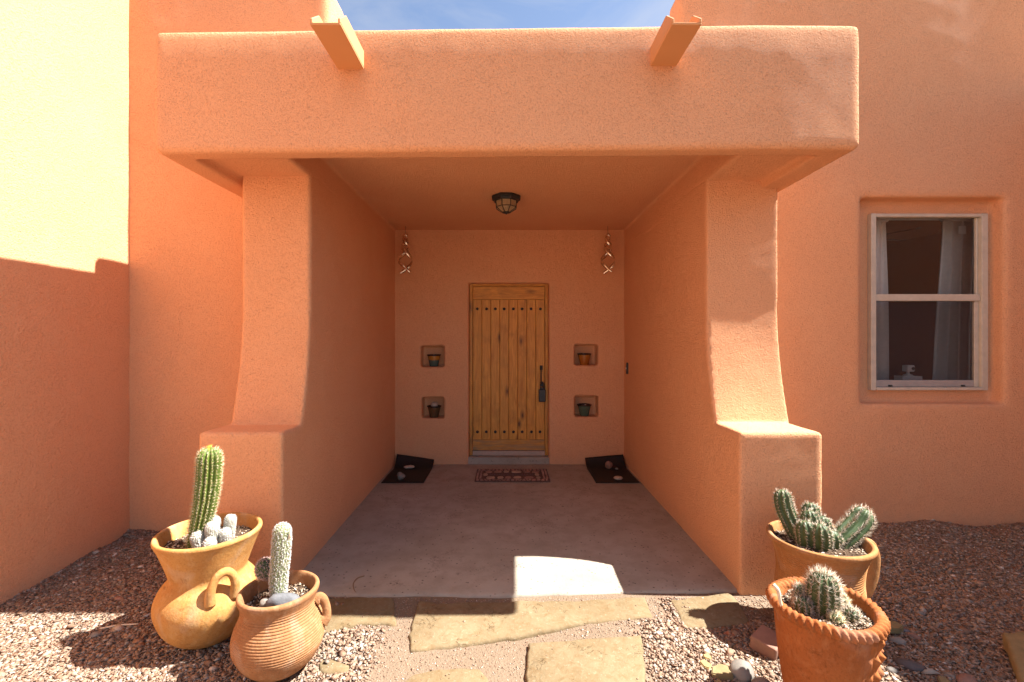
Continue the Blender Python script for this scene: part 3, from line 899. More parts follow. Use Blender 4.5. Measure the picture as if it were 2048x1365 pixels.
# ------------------------------------------------------------------ things behind the window
def build_window_things():
    def curtain(label, xs_top, xs_bot, y, z0, z1, folds, amp, tagged=False):
        n, m = 60, 30
        u = np.linspace(0, 1, n); w = np.linspace(0, 1, m)
        U, W = np.meshgrid(u, w, indexing='ij')
        xt = xs_top[0] + (xs_top[1] - xs_top[0]) * U; xb = xs_bot[0] + (xs_bot[1] - xs_bot[0]) * U
        X = xt + (xb - xt) * (1 - W) ** 1.5
        Yc = y + amp * np.sin(U * folds * 2 * PI + 0.6 * np.sin(W * 4)) * (0.7 + 0.3 * np.sin(W * 3 + U * 5))
        Zc = z0 + (z1 - z0) * W
        cx = sum(xs_top) / 2
        V = np.stack([X - cx, Yc - y, Zc - z0], -1).reshape(-1, 3)
        i, j = np.meshgrid(np.arange(n - 1), np.arange(m - 1), indexing='ij')
        Q = np.stack([i * m + j, (i + 1) * m + j, (i + 1) * m + j + 1, i * m + j + 1], -1).reshape(-1, 4)
        t = thing('curtain', (cx, y, z0), label, 'curtain', 'curtains inside the window')
        c = mobj('cloth', mesh_np('cloth', V, Q), M['curtain'], t)
        so = c.modifiers.new('thick', 'SOLIDIFY'); so.thickness = 0.003
        mobj('header_ruffle', tube_mesh('header_ruffle', [(xs_top[0] - cx, 0, z1 - z0 - 0.03), (0, 0.004, z1 - z0 - 0.028), (xs_top[1] - cx, 0, z1 - z0 - 0.03)], 0.026, 8, 12, 0.8), M['curtain'], t)
        if tagged:
            box('paper_tag', (0.0 - 0.10, -0.035, -amp - 0.03, -amp - 0.027, z1 - z0 - 0.17, z1 - z0 - 0.10), M['label'], t)
        return t
    curtain('narrow white curtain hanging at the porch side of the window', (3.19, 3.385), (3.17, 3.405), 4.06, 0.75, 2.60, 1.5, 0.03)
    curtain('wide white curtain with a paper tag, gathered beside the far jamb', (3.88, 4.24), (3.78, 4.24), 4.06, 0.75, 2.60, 4, 0.036, True)
    rod = mobj('curtain_rod', tube_mesh('curtain_rod', [(-0.65, 0, 0), (0.65, 0, 0)], 0.008, 8), M['white'], None, (3.65, 4.06, 2.575))
    tag(rod, 'thin white rod carrying the curtains across the window top', 'curtain rod')
    # sill inside + little camera
    sill = box('inside_sill', (-0.55, 0.55, -0.10, 0.12, -0.03, 0), M['white'], None, 0.004, 1, loc=(3.5, 3.965, 1.095))
    tag(sill, 'pale inner sill board below the window panes', 'sill', kind='structure')
    t = thing('security_camera', (3.45, 3.92, 1.095), 'small white cube camera standing on a box behind the lower pane', 'camera')
    box('box_base', (-0.085, 0.085, -0.045, 0.045, 0.0, 0.095), M['white'], t, 0.004, 2)
    mobj('stand', lathe_mesh('stand', [(0.0, 0.095), (0.036, 0.096), (0.034, 0.103), (0.012, 0.112), (0.010, 0.14), (0.0, 0.141)], 20), M['white'], t)
    hd = box('head', (-0.028, 0.036, -0.03, 0.03, 0.132, 0.188), M['white'], t, 0.008, 3)
    mobj('lens', lathe_mesh('lens', [(0, 0.004), (0.012, 0.003), (0.014, 0)], 16), M['iron'], hd, (0.018, -0.030, 0.16)).rotation_euler = (R(90), 0, 0)
    f = thing('ceiling_fan', (4.30, 5.55, 2.70), 'dark ceiling fan blade glimpsed in the room behind the upper pane', 'ceiling fan')
    mobj('rod', tube_mesh('rod', [(0, 0, 0.05), (0, 0, 0.30)], 0.012, 10), M['fan'], f)
    mobj('motor', lathe_mesh('motor', [(0.0, 0.0), (0.07, 0.005), (0.10, 0.03), (0.10, 0.07), (0.05, 0.1), (0, 0.1)], 24), M['fan'], f)
    for k in range(5):
        bm = bmesh.new()
        pts = [(0.10, -0.03), (0.2, -0.06), (0.5, -0.07), (0.58, -0.05), (0.60, 0.0), (0.58, 0.05), (0.5, 0.07), (0.2, 0.06), (0.10, 0.03)]
        a = [bm.verts.new((x, y, 0.03 + y * 0.2)) for x, y in pts]; b = [bm.verts.new((x, y, 0.04 + y * 0.2)) for x, y in pts]
        bm.faces.new(a[::-1]); bm.faces.new(b)
        for q in range(len(pts)):
            bm.faces.new((a[q], a[(q + 1) % len(pts)], b[(q + 1) % len(pts)], b[q]))
        o = mobj('blade', bm_mesh('blade', bm), M['fan'], f); o.rotation_euler = (0, 0, k * 2 * PI / 5 + 0.1)

# ------------------------------------------------------------------ porch things
def build_porch_things():
    # ceiling light
    t = thing('ceiling_light', (-0.012, 4.22, 2.83), 'black caged octagonal glass lantern on the porch ceiling', 'ceiling light')
    th8 = [PI / 8 + k * PI / 4 for k in range(8)]
    def ring(r, z): return [(r * math.cos(a), r * math.sin(a), z) for a in th8]
    def frust(name, levels, mat):
        bm = bmesh.new(); L = [[bm.verts.new(p) for p in ring(r, z)] for r, z in levels]
        for a, b in zip(L, L[1:]):
            for k in range(8): bm.faces.new((a[k], a[(k + 1) % 8], b[(k + 1) % 8], b[k]))
        bm.faces.new(L[0]); bm.faces.new(L[-1])
        bmesh.ops.recalc_face_normals(bm, faces=bm.faces[:])
        return mobj(name, bm_mesh(name, bm), mat, t)
    frust('base_plate', [(0.125, 0.004), (0.138, -0.006), (0.142, -0.022), (0.122, -0.034), (0.118, -0.046), (0.104, -0.05)], M['iron'])
    lv = [(0.100, -0.049), (0.097, -0.105), (0.035, -0.148)]
    for (r0, z0), (r1, z1) in zip(lv, lv[1:]):
        for k in range(8):
            bm = bmesh.new(); A, B = ring(r0, z0), ring(r1, z1)
            bm.faces.new([bm.verts.new(p) for p in (A[k], B[k], B[(k + 1) % 8], A[(k + 1) % 8])])
            mobj('glass_pane', bm_mesh('glass_pane', bm), M['lampglass'], t)
    for k in range(8):
        p = [ring(r + 0.002, z)[k] for r, z in lv]
        mobj('cage_bar', tube_mesh('cage_bar', p, 0.0035, 6), M['iron'], t)
    for r, z in lv[1:]:
        p = ring(r + 0.002, z)
        mobj('cage_ring', tube_mesh('cage_ring', p + [p[0]], 0.0036, 6), M['iron'], t)
    mobj('finial', lathe_mesh('finial', [(0.034, -0.147), (0.03, -0.152), (0.008, -0.156), (0.008, -0.163), (0, -0.167)], 16), M['iron'], t)

    # twisted wind spinners
    for x, lab, ph in ((-1.19, 'twisted pale metal wind spinner hanging in the porch corner away from the doorbell', 0.25), (1.168, 'twisted pale metal wind spinner hanging in the porch corner above the doorbell', -0.3)):
        s = thing('wind_spinner', (x, 5.30, 2.83), lab, 'wind spinner', 'twisted wind spinners in the porch corners')
        mobj('cord', tube_mesh('cord', [(0, 0, 0.004), (0, 0, -0.10)], 0.0016, 6), M['iron'], s)
        for q in range(2):
            n = 90
            u = np.linspace(0, 1, n)
            a = ph + q * PI + PI * np.interp(u, [0, .22, .46, .90, 1], [0.5, 1.5, 2.5, 3.5, 3.72])
            r = np.interp(u, [0, .1, .22, .35, .46, .58, .70, .82, .9, 1], [.018, .030, .032, .042, .046, .068, .080, .074, .062, .095])
            r = np.convolve(np.pad(r, 4, mode='edge'), np.ones(9) / 9, 'valid'); a = np.convolve(np.pad(a, 4, mode='edge'), np.ones(9) / 9, 'valid')
            z = -0.085 - 0.46 * u
            P = np.stack([r * np.cos(a), r * np.sin(a), z], -1)
            T, N, B = frames(P)
            rad = np.stack([np.cos(a), np.sin(a), 0 * a], -1)
            wd = np.cross(T, rad); wd /= np.linalg.norm(wd, axis=1)[:, None]
            w = (0.009 + 0.013 * np.sin(u * PI) ** 0.6)[:, None]
            V = np.stack([P - w * wd - 0.0015 * rad, P + w * wd - 0.0015 * rad, P + w * wd + 0.0015 * rad, P - w * wd + 0.0015 * rad], 1).reshape(-1, 3)
            i = np.arange(n - 1)[:, None]; j = np.arange(4)[None, :]; j2 = (j + 1) % 4
            Q = np.stack([i * 4 + j, i * 4 + j2, (i + 1) * 4 + j2, (i + 1) * 4 + j], -1).reshape(-1, 4)
            mobj('ribbon', mesh_np('ribbon', V, Q), M['copper'], s)

    # lock box on the handle
    lb = thing('lock_box', (0.424, YB + 0.075, 0.745), 'dark grey key lock box hanging from the door handle', 'lock box')
    body = box('body', (-0.042, 0.042, -0.018, 0.018, 0, 0.155), M['lockbox'], lb, 0.010, 3)
    box('cap', (-0.030, 0.030, -0.019, 0.019, 0.1545, 0.178), M['lockbox'], lb, 0.008, 2)
    mobj('shackle', tube_mesh('shackle', [(-0.02, 0, 0.17), (-0.022, 0, 0.215), (0, 0.0, 0.245), (0.022, 0, 0.215), (0.02, 0, 0.17)], 0.0055, 8, 24), M['iron'], lb)

    # niche pots
    NP = [(-0.900, 1.178, 'glaze_ambteal', 'small glazed pot, amber above teal, in a wall niche', 0.088, 0.147, 's'),
          (-0.898, 0.556, 'glaze_brown', 'small dark brown glazed pot in a wall niche, holding a round stone', 0.088, 0.142, 'b'),
          (0.940, 1.196, 'glaze_amber', 'small amber brown glazed pot in a wall niche', 0.088, 0.142, 's'),
          (0.940, 0.575, 'glaze_green', 'small green glazed pot in a wall niche', 0.090, 0.140, 's')]
    for x, z, mt, lab, r, h, top in NP:
        p = thing('glazed_pot', (x, YB + 0.082, z + 0.002), lab, 'pot', 'glazed pots in the wall niches')
        prof = [(0, 0.0), (r * 0.55, 0.0), (r * 0.60, 0.004), (r * 0.72, h * 0.42), (r * 0.86, h * 0.80), (r * 0.88, h * 0.88), (r * 0.78, h * 0.88), (r * 0.70, h * 0.7), (0, h * 0.68)]
        mobj('body', lathe_mesh('body', prof, 40), M[mt], p, (0, 0, 0))
        mobj('rim', lathe_mesh('rim', [(r * 0.80, h * 0.875), (r * 0.93, h * 0.88), (r, h * 0.94), (r * 0.985, h * 0.985), (r * 0.90, h), (r * 0.82, h * 0.97), (r * 0.80, h * 0.875)], 40), M['glaze_rim'], p)
        mobj('soil', lathe_mesh('soil', [(r * 0.80, h * 0.88), (0.0, h * 0.90)], 24), M['soil'], p)
        if top == 'b':
            rock('round_stone', (x + 0.002, YB + 0.08, z + h * 0.92 + 0.022), (0.044, 0.044, 0.036), 3, 'rock_white', 'round pale stone resting in the dark brown niche pot', 'stone', 0.04)
        else:
            rock('pale_pebble', (x + (0.006 if mt != 'glaze_amber' else -0.02), YB + 0.04, z + h * 0.95), (0.014, 0.012, 0.013), 5, 'rock_white', {'glaze_ambteal': 'tiny pale pebble in the amber and teal niche pot', 'glaze_amber': 'tiny pale pebble in the amber brown niche pot', 'glaze_green': 'tiny pale pebble in the green niche pot'}[mt], 'pebble', 0.1)

    # rubber mats curled up against the entry wall
    def mat(cx, w, skew, rise, label):
        n, m = 24, 50
        u = np.linspace(-0.5, 0.5, n); v = np.linspace(0, 1, m)
        U, W = np.meshgrid(u, v, indexing='ij')
        y = 4.765 + W * 0.675
        k = np.clip((W - 0.72) / 0.28, 0, 1)
        z = 0.004 + k ** 2.3 * (rise[0] + (rise[1] - rise[0]) * (U + 0.5)) + 0.002 * np.sin(W * 7 + U * 3)
        X = cx + U * w
        cor = 0.02
        V0 = np.stack([X - cx, y - 5.1, z], -1)
        V1 = V0.copy(); V1[..., 2] += 0.006
        V = np.concatenate([V0.reshape(-1, 3), V1.reshape(-1, 3)])
        i, j = np.meshgrid(np.arange(n - 1), np.arange(m - 1), indexing='ij')
        Qt = np.stack([i * m + j, (i + 1) * m + j, (i + 1) * m + j + 1, i * m + j + 1], -1).reshape(-1, 4)
        N = n * m
        bd = [(a, 0) for a in range(n)] + [(n - 1, b) for b in range(1, m)] + [(a, m - 1) for a in range(n - 2, -1, -1)] + [(0, b) for b in range(m - 2, 0, -1)]
        bi = np.array([a * m + b for a, b in bd]); bj = np.roll(bi, -1)
        Qs = np.stack([bi, bj, bj + N, bi + N], -1)
        o = mobj('rubber_mat', mesh_np('rubber_mat', V, np.vstack([Qt[:, ::-1], Qt + N, Qs])), M['rubber'], None, (cx, 5.1, 0))
        tag(o, label, 'mat', 'black rubber mats beside the door')
    mat(-1.10, 0.445, 0, (0.13, 0.062), 'black rubber mat curled against the wall in the corner away from the doorbell')
    mat(1.155, 0.455, 0, (0.085, 0.122), 'black rubber mat curled against the wall in the corner below the doorbell')
    rock('mat_stone', (-1.147, 5.29, 0.028), (0.055, 0.038, 0.022), 12, 'rock_white', 'flat cream and brown stone farther back on a black rubber mat', 'stone', 0.2)
    rock('mat_stone', (-1.14, 4.86, 0.042), (0.042, 0.035, 0.042), 14, 'rock_grey', 'lumpy grey brown rock near the front of a black rubber mat', 'stone', 0.3)
    rock('mat_stone', (1.17, 5.28, 0.050), (0.038, 0.03, 0.048), 15, 'rock_pink', 'upright pinkish rock on the mat below the doorbell', 'stone', 0.3)
    rock('mat_stone', (1.258, 5.25, 0.018), (0.018, 0.015, 0.012), 16, 'rock_grey', 'tiny grey pebble on the mat below the doorbell', 'stone', 0.2)
    rock('mat_stone', (1.185, 4.87, 0.025), (0.050, 0.042, 0.020), 17, 'rock_white', 'smooth oval cream stone at the front of the mat below the doorbell', 'stone', 0.05)

    # doormat of moulded stones
    dm = thing('doormat', (0.052, 5.035, 0.0), 'brown doormat patterned with small stones in front of the door', 'doormat')
    W_, D_ = 0.80, 0.46
    box('rubber_base', (-W_ / 2, W_ / 2, -D_ / 2, D_ / 2, 0.003, 0.011), M['matbase'], dm, 0.003, 1)
    rs = random.Random(8)
    def stone_poly(cx, cy, w, d, sides):
        return [(cx + 0.5 * w * math.copysign(abs(math.cos(a)) ** 0.6, math.cos(a)) * rs.uniform(0.78, 1.0), cy + 0.5 * d * math.copysign(abs(math.sin(a)) ** 0.6, math.sin(a)) * rs.uniform(0.78, 1.0)) for a in [2 * PI * (k + rs.uniform(-.15, .15)) / sides for k in range(sides)]]
    def add_stone(bm, pts, z0, z1):
        a = [bm.verts.new((x, y, z0)) for x, y in pts]
        cx = sum(p[0] for p in pts) / len(pts); cy = sum(p[1] for p in pts) / len(pts)
        b = [bm.verts.new((cx + (x - cx) * 0.9, cy + (y - cy) * 0.9, z1)) for x, y in pts]
        n = len(pts)
        for k in range(n): bm.faces.new((a[k], a[(k + 1) % n], b[(k + 1) % n], b[k]))
        bm.faces.new(b)
    big = bmesh.new()
    # border: two courses of little stones all round
    def course(x0, x1, y, d, along_x=True):
        p = x0
        while p < x1 - 0.012:
            w = min(rs.uniform(0.028, 0.055), x1 - p)
            pts = stone_poly(p + w / 2, y + rs.uniform(-.003, .003), w - 0.007, d - 0.007, 7)
            if not along_x: pts = [(b, a) for a, b in pts][::-1]
            add_stone(big, pts, 0.010, 0.0155)
            p += w
    for q in range(2):
        o_ = 0.022 + q * 0.034
        course(-W_ / 2 + 0.006, W_ / 2 - 0.006, D_ / 2 - o_, 0.034); course(-W_ / 2 + 0.006, W_ / 2 - 0.006, -D_ / 2 + o_, 0.034)
        course(-D_ / 2 + 0.078, D_ / 2 - 0.078, -W_ / 2 + o_, 0.036, False); course(-D_ / 2 + 0.078, D_ / 2 - 0.078, W_ / 2 - o_, 0.036, False)
    b_ = mobj('border_stones', bm_mesh('border_stones', big), M['matstone'], dm); b_['kind'] = 'stuff'
    for yy, dd, off in ((0.105, 0.085, 0.0), (-0.105, 0.09, 0.05)):
        p = -0.315 + off * 0.3
        k = 0
        while p < 0.28:
            w = rs.uniform(0.08, 0.14); w = min(w, 0.315 - p)
            bm = bmesh.new(); add_stone(bm, stone_poly(p + w / 2, yy + rs.uniform(-.008, .008), w - 0.010, dd, 8), 0.010, 0.016)
            mobj('mat_tile', bm_mesh('mat_tile', bm), M['matpale'] if rs.random() < 0.5 else M['matstone'], dm)
            p += w; k += 1
    for p in (-0.295, 0.275):
        bm = bmesh.new(); add_stone(bm, stone_poly(p, 0.0, 0.06, 0.10, 7), 0.010, 0.016)
        mobj('mat_tile', bm_mesh('mat_tile', bm), M['matpale'], dm)
    mid = bmesh.new(); p = -0.25
    while p < 0.22:
        w = rs.uniform(0.018, 0.036)
        add_stone(mid, stone_poly(p + w / 2, rs.uniform(-.006, .006), w - 0.005, rs.uniform(0.055, 0.10), 6), 0.010, 0.0148); p += w
    b_ = mobj('middle_stones', bm_mesh('middle_stones', mid), M['matdark'], dm); b_['kind'] = 'stuff'
    # curled twig on the slab edge
    tw = mobj('curled_twig', tube_mesh('curled_twig', [(0.0, 0.10, 0.006), (-0.03, 0.06, 0.012), (-0.035, 0.0, 0.010), (-0.01, -0.06, 0.006), (0.01, -0.085, 0.004)], [0.003, 0.004, 0.003, 0.0015], 6, 24), M['twig'], None, (-0.905, 2.775, 0.0))
    tag(tw, 'thin curled brown twig lying at the edge of the porch slab', 'twig')

# ------------------------------------------------------------------ rocks
def rock(name, loc, size, seed, mat, label, cat, rough=0.15, facet=False, rot=(0, 0, 0), group=None, sub=3):
    bm = bmesh.new()
    bmesh.ops.create_icosphere(bm, subdivisions=1 if facet else sub, radius=1.0)
    rs = np.random.RandomState(seed)
    C = np.array([v.co[:] for v in bm.verts])
    d = 1 + rough * sines(C[:, 0], C[:, 1], C[:, 2], seed, 2.4, 6) * 0.7
    if not facet:
        d += rough * 0.25 * sines(C[:, 0], C[:, 1], C[:, 2], seed + 9, 0.8, 6)
    for v, k in zip(bm.verts, d):
        v.co = Vector(v.co) * float(k)
        v.co.x *= size[0]; v.co.y *= size[1]; v.co.z *= size[2]
    if facet:
        bmesh.ops.bevel(bm, geom=bm.edges[:], offset=min(size) * 0.08, segments=1, affect='EDGES')
    o = mobj(name, bm_mesh(name, bm, not facet), M[mat], None, loc)
    o.rotation_euler = rot
    return tag(o, label, cat, group)

def slab_rock(name, pix, top, th, mat, label, cat, tilt=(0, 0, 0)):
    poly = [gpt(px, py, top) for px, py in pix]
    cx = sum(p[0] for p in poly) / len(poly); cy = sum(p[1] for p in poly) / len(poly)
    bm = bmesh.new()
    a = [bm.verts.new((x - cx, y - cy, -th)) for x, y in poly]; b = [bm.verts.new((x - cx, y - cy, random.uniform(-.003, .003))) for x, y in poly]
    n = len(poly)
    for k in range(n): bm.faces.new((a[k], a[(k + 1) % n], b[(k + 1) % n], b[k]))
    bm.faces.new(b); bm.faces.new(a[::-1])
    bmesh.ops.recalc_face_normals(bm, faces=bm.faces[:])
    bmesh.ops.bevel(bm, geom=bm.edges[:], offset=0.004, segments=2, affect='EDGES')
    o = mobj(name, bm_mesh(name, bm), M[mat], None, (cx, cy, top))
    o.rotation_euler = tilt
    return tag(o, label, cat)

def at(px, py, z):
    x, y = gpt(px, py, z)
    return (x, y, z)

def build_rocks():
    gz = lambda p, dz=0.0: (p[0], p[1], float(ground_z(p[0], p[1])) + dz)
    rock('river_stone', gz(gpt(1484, 1345, -0.03), 0.018), (0.060, 0.052, 0.045), 21, 'rock_grey', 'rounded grey tan river stone in gravel by the red clay pot', 'stone', 0.12, rot=(0, 0, 0.5))
    rock('river_stone', gz(gpt(1526, 1376, -0.03), 0.014), (0.048, 0.045, 0.036), 22, 'rock_grey', 'smooth grey river stone at the picture edge against the red clay pot', 'stone', 0.08)
    slab_rock('tan_rock', [(1424, 1334), (1440, 1328), (1456, 1332), (1468, 1352), (1440, 1350), (1423, 1346)], -0.018, 0.04, 'rock_olive', 'flat tan stone chip beside the rounded grey stone', 'stone')
    slab_rock('tan_rock', [(1428, 1362), (1438, 1356), (1448, 1366), (1446, 1378), (1430, 1378)], -0.022, 0.03, 'rock_tan', 'small tan stone chip at the picture bottom below the flat tan chip', 'stone')
    slab_rock('tan_rock', [(1398, 1322), (1408, 1318), (1424, 1330), (1420, 1338), (1408, 1334)], -0.030, 0.03, 'rock_tan', 'small bright yellow tan chip lying in sunlit gravel', 'stone')
    slab_rock('tan_rock', [(1405, 1309), (1416, 1306), (1424, 1314), (1420, 1319), (1408, 1316)], -0.030, 0.03, 'rock_tan', 'tiny yellow tan chip above the bright yellow one', 'stone')
    slab_rock('brick_piece', [(1444, 1268), (1462, 1260), (1478, 1258), (1481, 1268), (1462, 1278), (1448, 1277)], -0.036, 0.04, 'rock_brick', 'flat brick red stone sunk in gravel below the cracked flagstone', 'stone')
    # the square pink block leaning on the red pot
    bk = thing('sandstone_block', gz(gpt(1538, 1300, -0.03), 0.0), 'broken pinkish sandstone block leaning against the red clay pot', 'stone')
    o = box('block', (-0.055, 0.075, -0.05, 0.07, -0.03, 0.072), M['rock_pink'], bk, 0.008, 2)
    o.rotation_euler = (R(6), R(-5), R(38))
    slab_rock('olive_slate', [(1776, 1240), (1792, 1243), (1808, 1252), (1800, 1258), (1776, 1258)], -0.012, 0.03, 'rock_olive', 'olive slate chip poking out behind the red clay pot', 'stone')
    rock('river_stone', gz(gpt(1794, 1274, -0.02), 0.008), (0.036, 0.026, 0.018), 31, 'rock_grey', 'oval pale grey pebble in shaded gravel beside the red pot rim', 'stone', 0.1, rot=(0, 0, -0.3))
    rock('river_stone', gz(gpt(1821, 1328, -0.02), 0.012), (0.062, 0.030, 0.024), 32, 'rock_dark', 'dark brown oblong stone in the shaded gravel', 'stone', 0.1, rot=(0, 0, -0.45))
    rock('river_stone', gz(gpt(1783, 1336, -0.02), 0.006), (0.024, 0.018, 0.013), 33, 'rock_grey', 'small grey pebble next to the dark oblong stone', 'stone', 0.12)
    rock('river_stone', gz(gpt(1936, 1356, -0.02), 0.010), (0.045, 0.034, 0.022), 34, 'rock_pink', 'pinkish stone near the tilted olive flagstone', 'stone', 0.15, rot=(0, 0, 0.4))
    slab_rock('olive_slate', [(1874, 1352), (1890, 1354), (1906, 1366), (1900, 1376), (1880, 1366)], -0.020, 0.03, 'rock_olive', 'thin olive chip between the dark oblong stone and the pinkish stone', 'stone')
    rock('river_stone', gz(gpt(1842, 1213, -0.01), 0.006), (0.026, 0.017, 0.012), 35, 'rock_grey', 'pale grey pebble midway across the shaded gravel', 'stone', 0.12)
    rock('river_stone', gz(gpt(1828, 1258, -0.01), 0.006), (0.030, 0.018, 0.012), 36, 'rock_pink', 'pale pink pebble between the olive chip and the grey pebbles', 'stone', 0.12, rot=(0, 0, -0.7))
    rock('river_stone', gz(gpt(1812, 1247, -0.01), 0.006), (0.020, 0.016, 0.012), 37, 'rock_blue', 'blue grey pebble touching the olive slate chip', 'stone', 0.12)
    rock('river_stone', gz(gpt(190, 1270, -0.04), 0.006), (0.030, 0.022, 0.012), 38, 'rock_grey', 'flat grey pebble in the shadow of the ochre pot', 'stone', 0.12, rot=(0, 0, 0.5))
    rock('river_stone', gz(gpt(237, 1200, -0.04), 0.006), (0.024, 0.016, 0.010), 39, 'rock_pink', 'flat pinkish pebble at the shadow edge behind the ochre pot', 'stone', 0.12)
    rock('river_stone', gz(gpt(697, 1298, -0.04), 0.006), (0.014, 0.012, 0.009), 40, 'rock_white', 'pale pebble in gravel beside the ringed pot', 'stone', 0.15)
    rock('river_stone', gz(gpt(425, 1336, -0.04), 0.006), (0.018, 0.014, 0.011), 41, 'rock_white', 'cream pebble in gravel in front of the ochre pot', 'stone', 0.15)
    tw = mobj('pale_twig', tube_mesh('pale_twig', [(-0.085, -0.02, 0.012), (0, 0.004, 0.016), (0.085, 0.02, 0.012)], [0.005, 0.0045, 0.003], 7, 14), M['stick'], None, gz(gpt(239, 1251, -0.03), 0.0))
    tag(tw, 'straight pale twig lying on the shaded gravel beside the ochre pot', 'twig')

# ------------------------------------------------------------------ cacti
class Spines:
    def __init__(self, seed): self.rs = np.random.RandomState(seed); self.b = []; self.d = []; self.r = []
    def add(self, base, dirs, rad):
        self.b.append(base); self.d.append(dirs); self.r.append(np.broadcast_to(rad, (len(base),)))
    def mesh(self):
        b = np.concatenate(self.b); d = np.concatenate(self.d); r = np.concatenate(self.r)
        u = d / np.linalg.norm(d, axis=1)[:, None]
        ref = np.where(np.abs(u[:, 2:3]) < 0.9, np.array([[0, 0, 1.0]]), np.array([[1.0, 0, 0]]))
        e1 = np.cross(u, ref); e1 /= np.linalg.norm(e1, axis=1)[:, None]; e2 = np.cross(u, e1)
        P = []
        for k in range(3):
            a = 2 * PI * k / 3
            P.append(b + r[:, None] * (math.cos(a) * e1 + math.sin(a) * e2))
        P.append(b + d)
        V = np.stack(P, 1).reshape(-1, 3)
        i = np.arange(len(b))[:, None] * 4
        F = np.concatenate([np.hstack([i + 0, i + 1, i + 3]), np.hstack([i + 1, i + 2, i + 3]), np.hstack([i + 2, i + 0, i + 3])])
        return mesh_np('spines', V, F, False)

def stem(parent, path, rad, ribs, depth, skin, spine_mat, sp_len, sp_n, sp_gap, seed, spread=0.9, sp_rad=0.0009, twist=0.0, name='stem', tip=None, shape=None, up=0.1, jit=0.0):
    n = 56
    P = spline(path, n)
    L = np.concatenate([[0], np.cumsum(np.linalg.norm(np.diff(P, axis=0), axis=1))])
    tot = L[-1]
    # resample by arc length
    s = np.linspace(0, tot, n); P = np.stack([np.interp(s, L, P[:, k]) for k in range(3)], -1)
    t = s / tot
    if shape is None:
        dist = tot - s
        cap = rad * 0.95
        k = np.where(dist < cap, np.sqrt(np.clip(1 - (1 - dist / cap) ** 2, 0, 1)), 1.0)
        prof = rad * k * (0.86 + 0.14 * np.sin(np.clip(t * 1.2, 0, 1) * PI * 0.6))
    else:
        prof = rad * np.interp(t, [a for a, _ in shape], [b for _, b in shape])
        dist = tot - s; cap = rad * 0.9
        prof = prof * np.where(dist < cap, np.sqrt(np.clip(1 - (1 - dist / cap) ** 2, 0, 1)), 1.0)
    prof = np.maximum(prof, 0.0006)
    T, N, B = frames(P)
    seg = ribs * 6
    th = np.linspace(0, 2 * PI, seg, endpoint=False)
    TH = th[None, :] + twist * s[:, None]
    crest = np.abs(np.cos(ribs * th[None, :] / 2)) ** 1.3
    r = prof[:, None] * (1 - depth + depth * crest)
    V = P[:, None, :] + r[..., None] * (np.cos(TH)[..., None] * N[:, None, :] + np.sin(TH)[..., None] * B[:, None, :])
    V = V.reshape(-1, 3)
    i = np.arange(n - 1)[:, None]; j = np.arange(seg)[None, :]; j2 = (j + 1) % seg
    Q = np.stack([i * seg + j, i * seg + j2, (i + 1) * seg + j2, (i + 1) * seg + j], -1).reshape(-1, 4)
    o = mobj(name, mesh_np(name, V, Q), M[skin], parent)
    sp = Spines(seed); sp2 = Spines(seed + 1); has2 = False
    rs = sp.rs
    dr = np.gradient(prof, s)
    for rb in range(ribs):
        ss = np.arange(sp_gap * rs.uniform(0.2, 0.8), tot - 0.0015, sp_gap)
        pr = np.interp(ss, s, prof)
        a = 2 * PI * rb / ribs + twist * ss + (rs.normal(0, jit, len(ss)) if jit else 0.0)
        p = np.stack([np.interp(ss, s, P[:, k]) for k in range(3)], -1)
        nn = np.stack([np.interp(ss, s, N[:, k]) for k in range(3)], -1); bb = np.stack([np.interp(ss, s, B[:, k]) for k in range(3)], -1); tt = np.stack([np.interp(ss, s, T[:, k]) for k in range(3)], -1)
        rad_d = np.cos(a)[:, None] * nn + np.sin(a)[:, None] * bb
        slope = np.interp(ss, s, dr)
        out = rad_d - np.clip(slope, -6, 1)[:, None] * tt
        out /= np.linalg.norm(out, axis=1)[:, None]
        base = p + rad_d * (pr * 0.995)[:, None]
        keepn = np.ones(len(ss), bool)
        for q in range(sp_n):
            d = out + spread * rs.normal(size=out.shape) * 0.6 + up * tt
            d /= np.linalg.norm(d, axis=1)[:, None]
            dot = (d * out).sum(1); d = np.where((dot < 0.15)[:, None], d + out * 0.5, d)
            ln = sp_len * rs.uniform(0.55, 1.25, len(ss))
            near = tot - ss < (tip or 0)
            if tip and near.any():
                has2 = True
                sp2.add(base[near], d[near] * ln[near][:, None], sp_rad)
            if (~near).any():
                sp.add(base[~near], d[~near] * ln[~near][:, None], sp_rad)
    so = mobj('spines', sp.mesh(), M[spine_mat], o); so['kind'] = 'stuff'
    if has2:
        so = mobj('tip_spines', sp2.mesh(), M['spine_o'], o); so['kind'] = 'stuff'
    return o

def fuzzy(parent, path, rad, seed, n_sp, ln, spine='spine_w', name='stem', skin='cactus_w', shape=None):
    return stem(parent, path, rad, 20, 0.08, skin, spine, ln, max(3, n_sp) + 5, 0.0070, seed, 1.6, 0.0010, 0.8, name, shape=shape, up=0.0, jit=0.13)

# ------------------------------------------------------------------ clay pots
def prof_spline(pts, n): return [tuple(p) for p in spline(pts, n)]

def groove(prof, z0, z1, pitch, amp):
    out = []
    for r, z in prof:
        k = max(0.0, min(1.0, (z - z0) / 0.03)) * max(0.0, min(1.0, (z1 - z) / 0.02))
        out.append((r + amp * k * (abs(math.sin(PI * z / pitch)) ** 0.6 - 0.5) * 2, z))
    return out

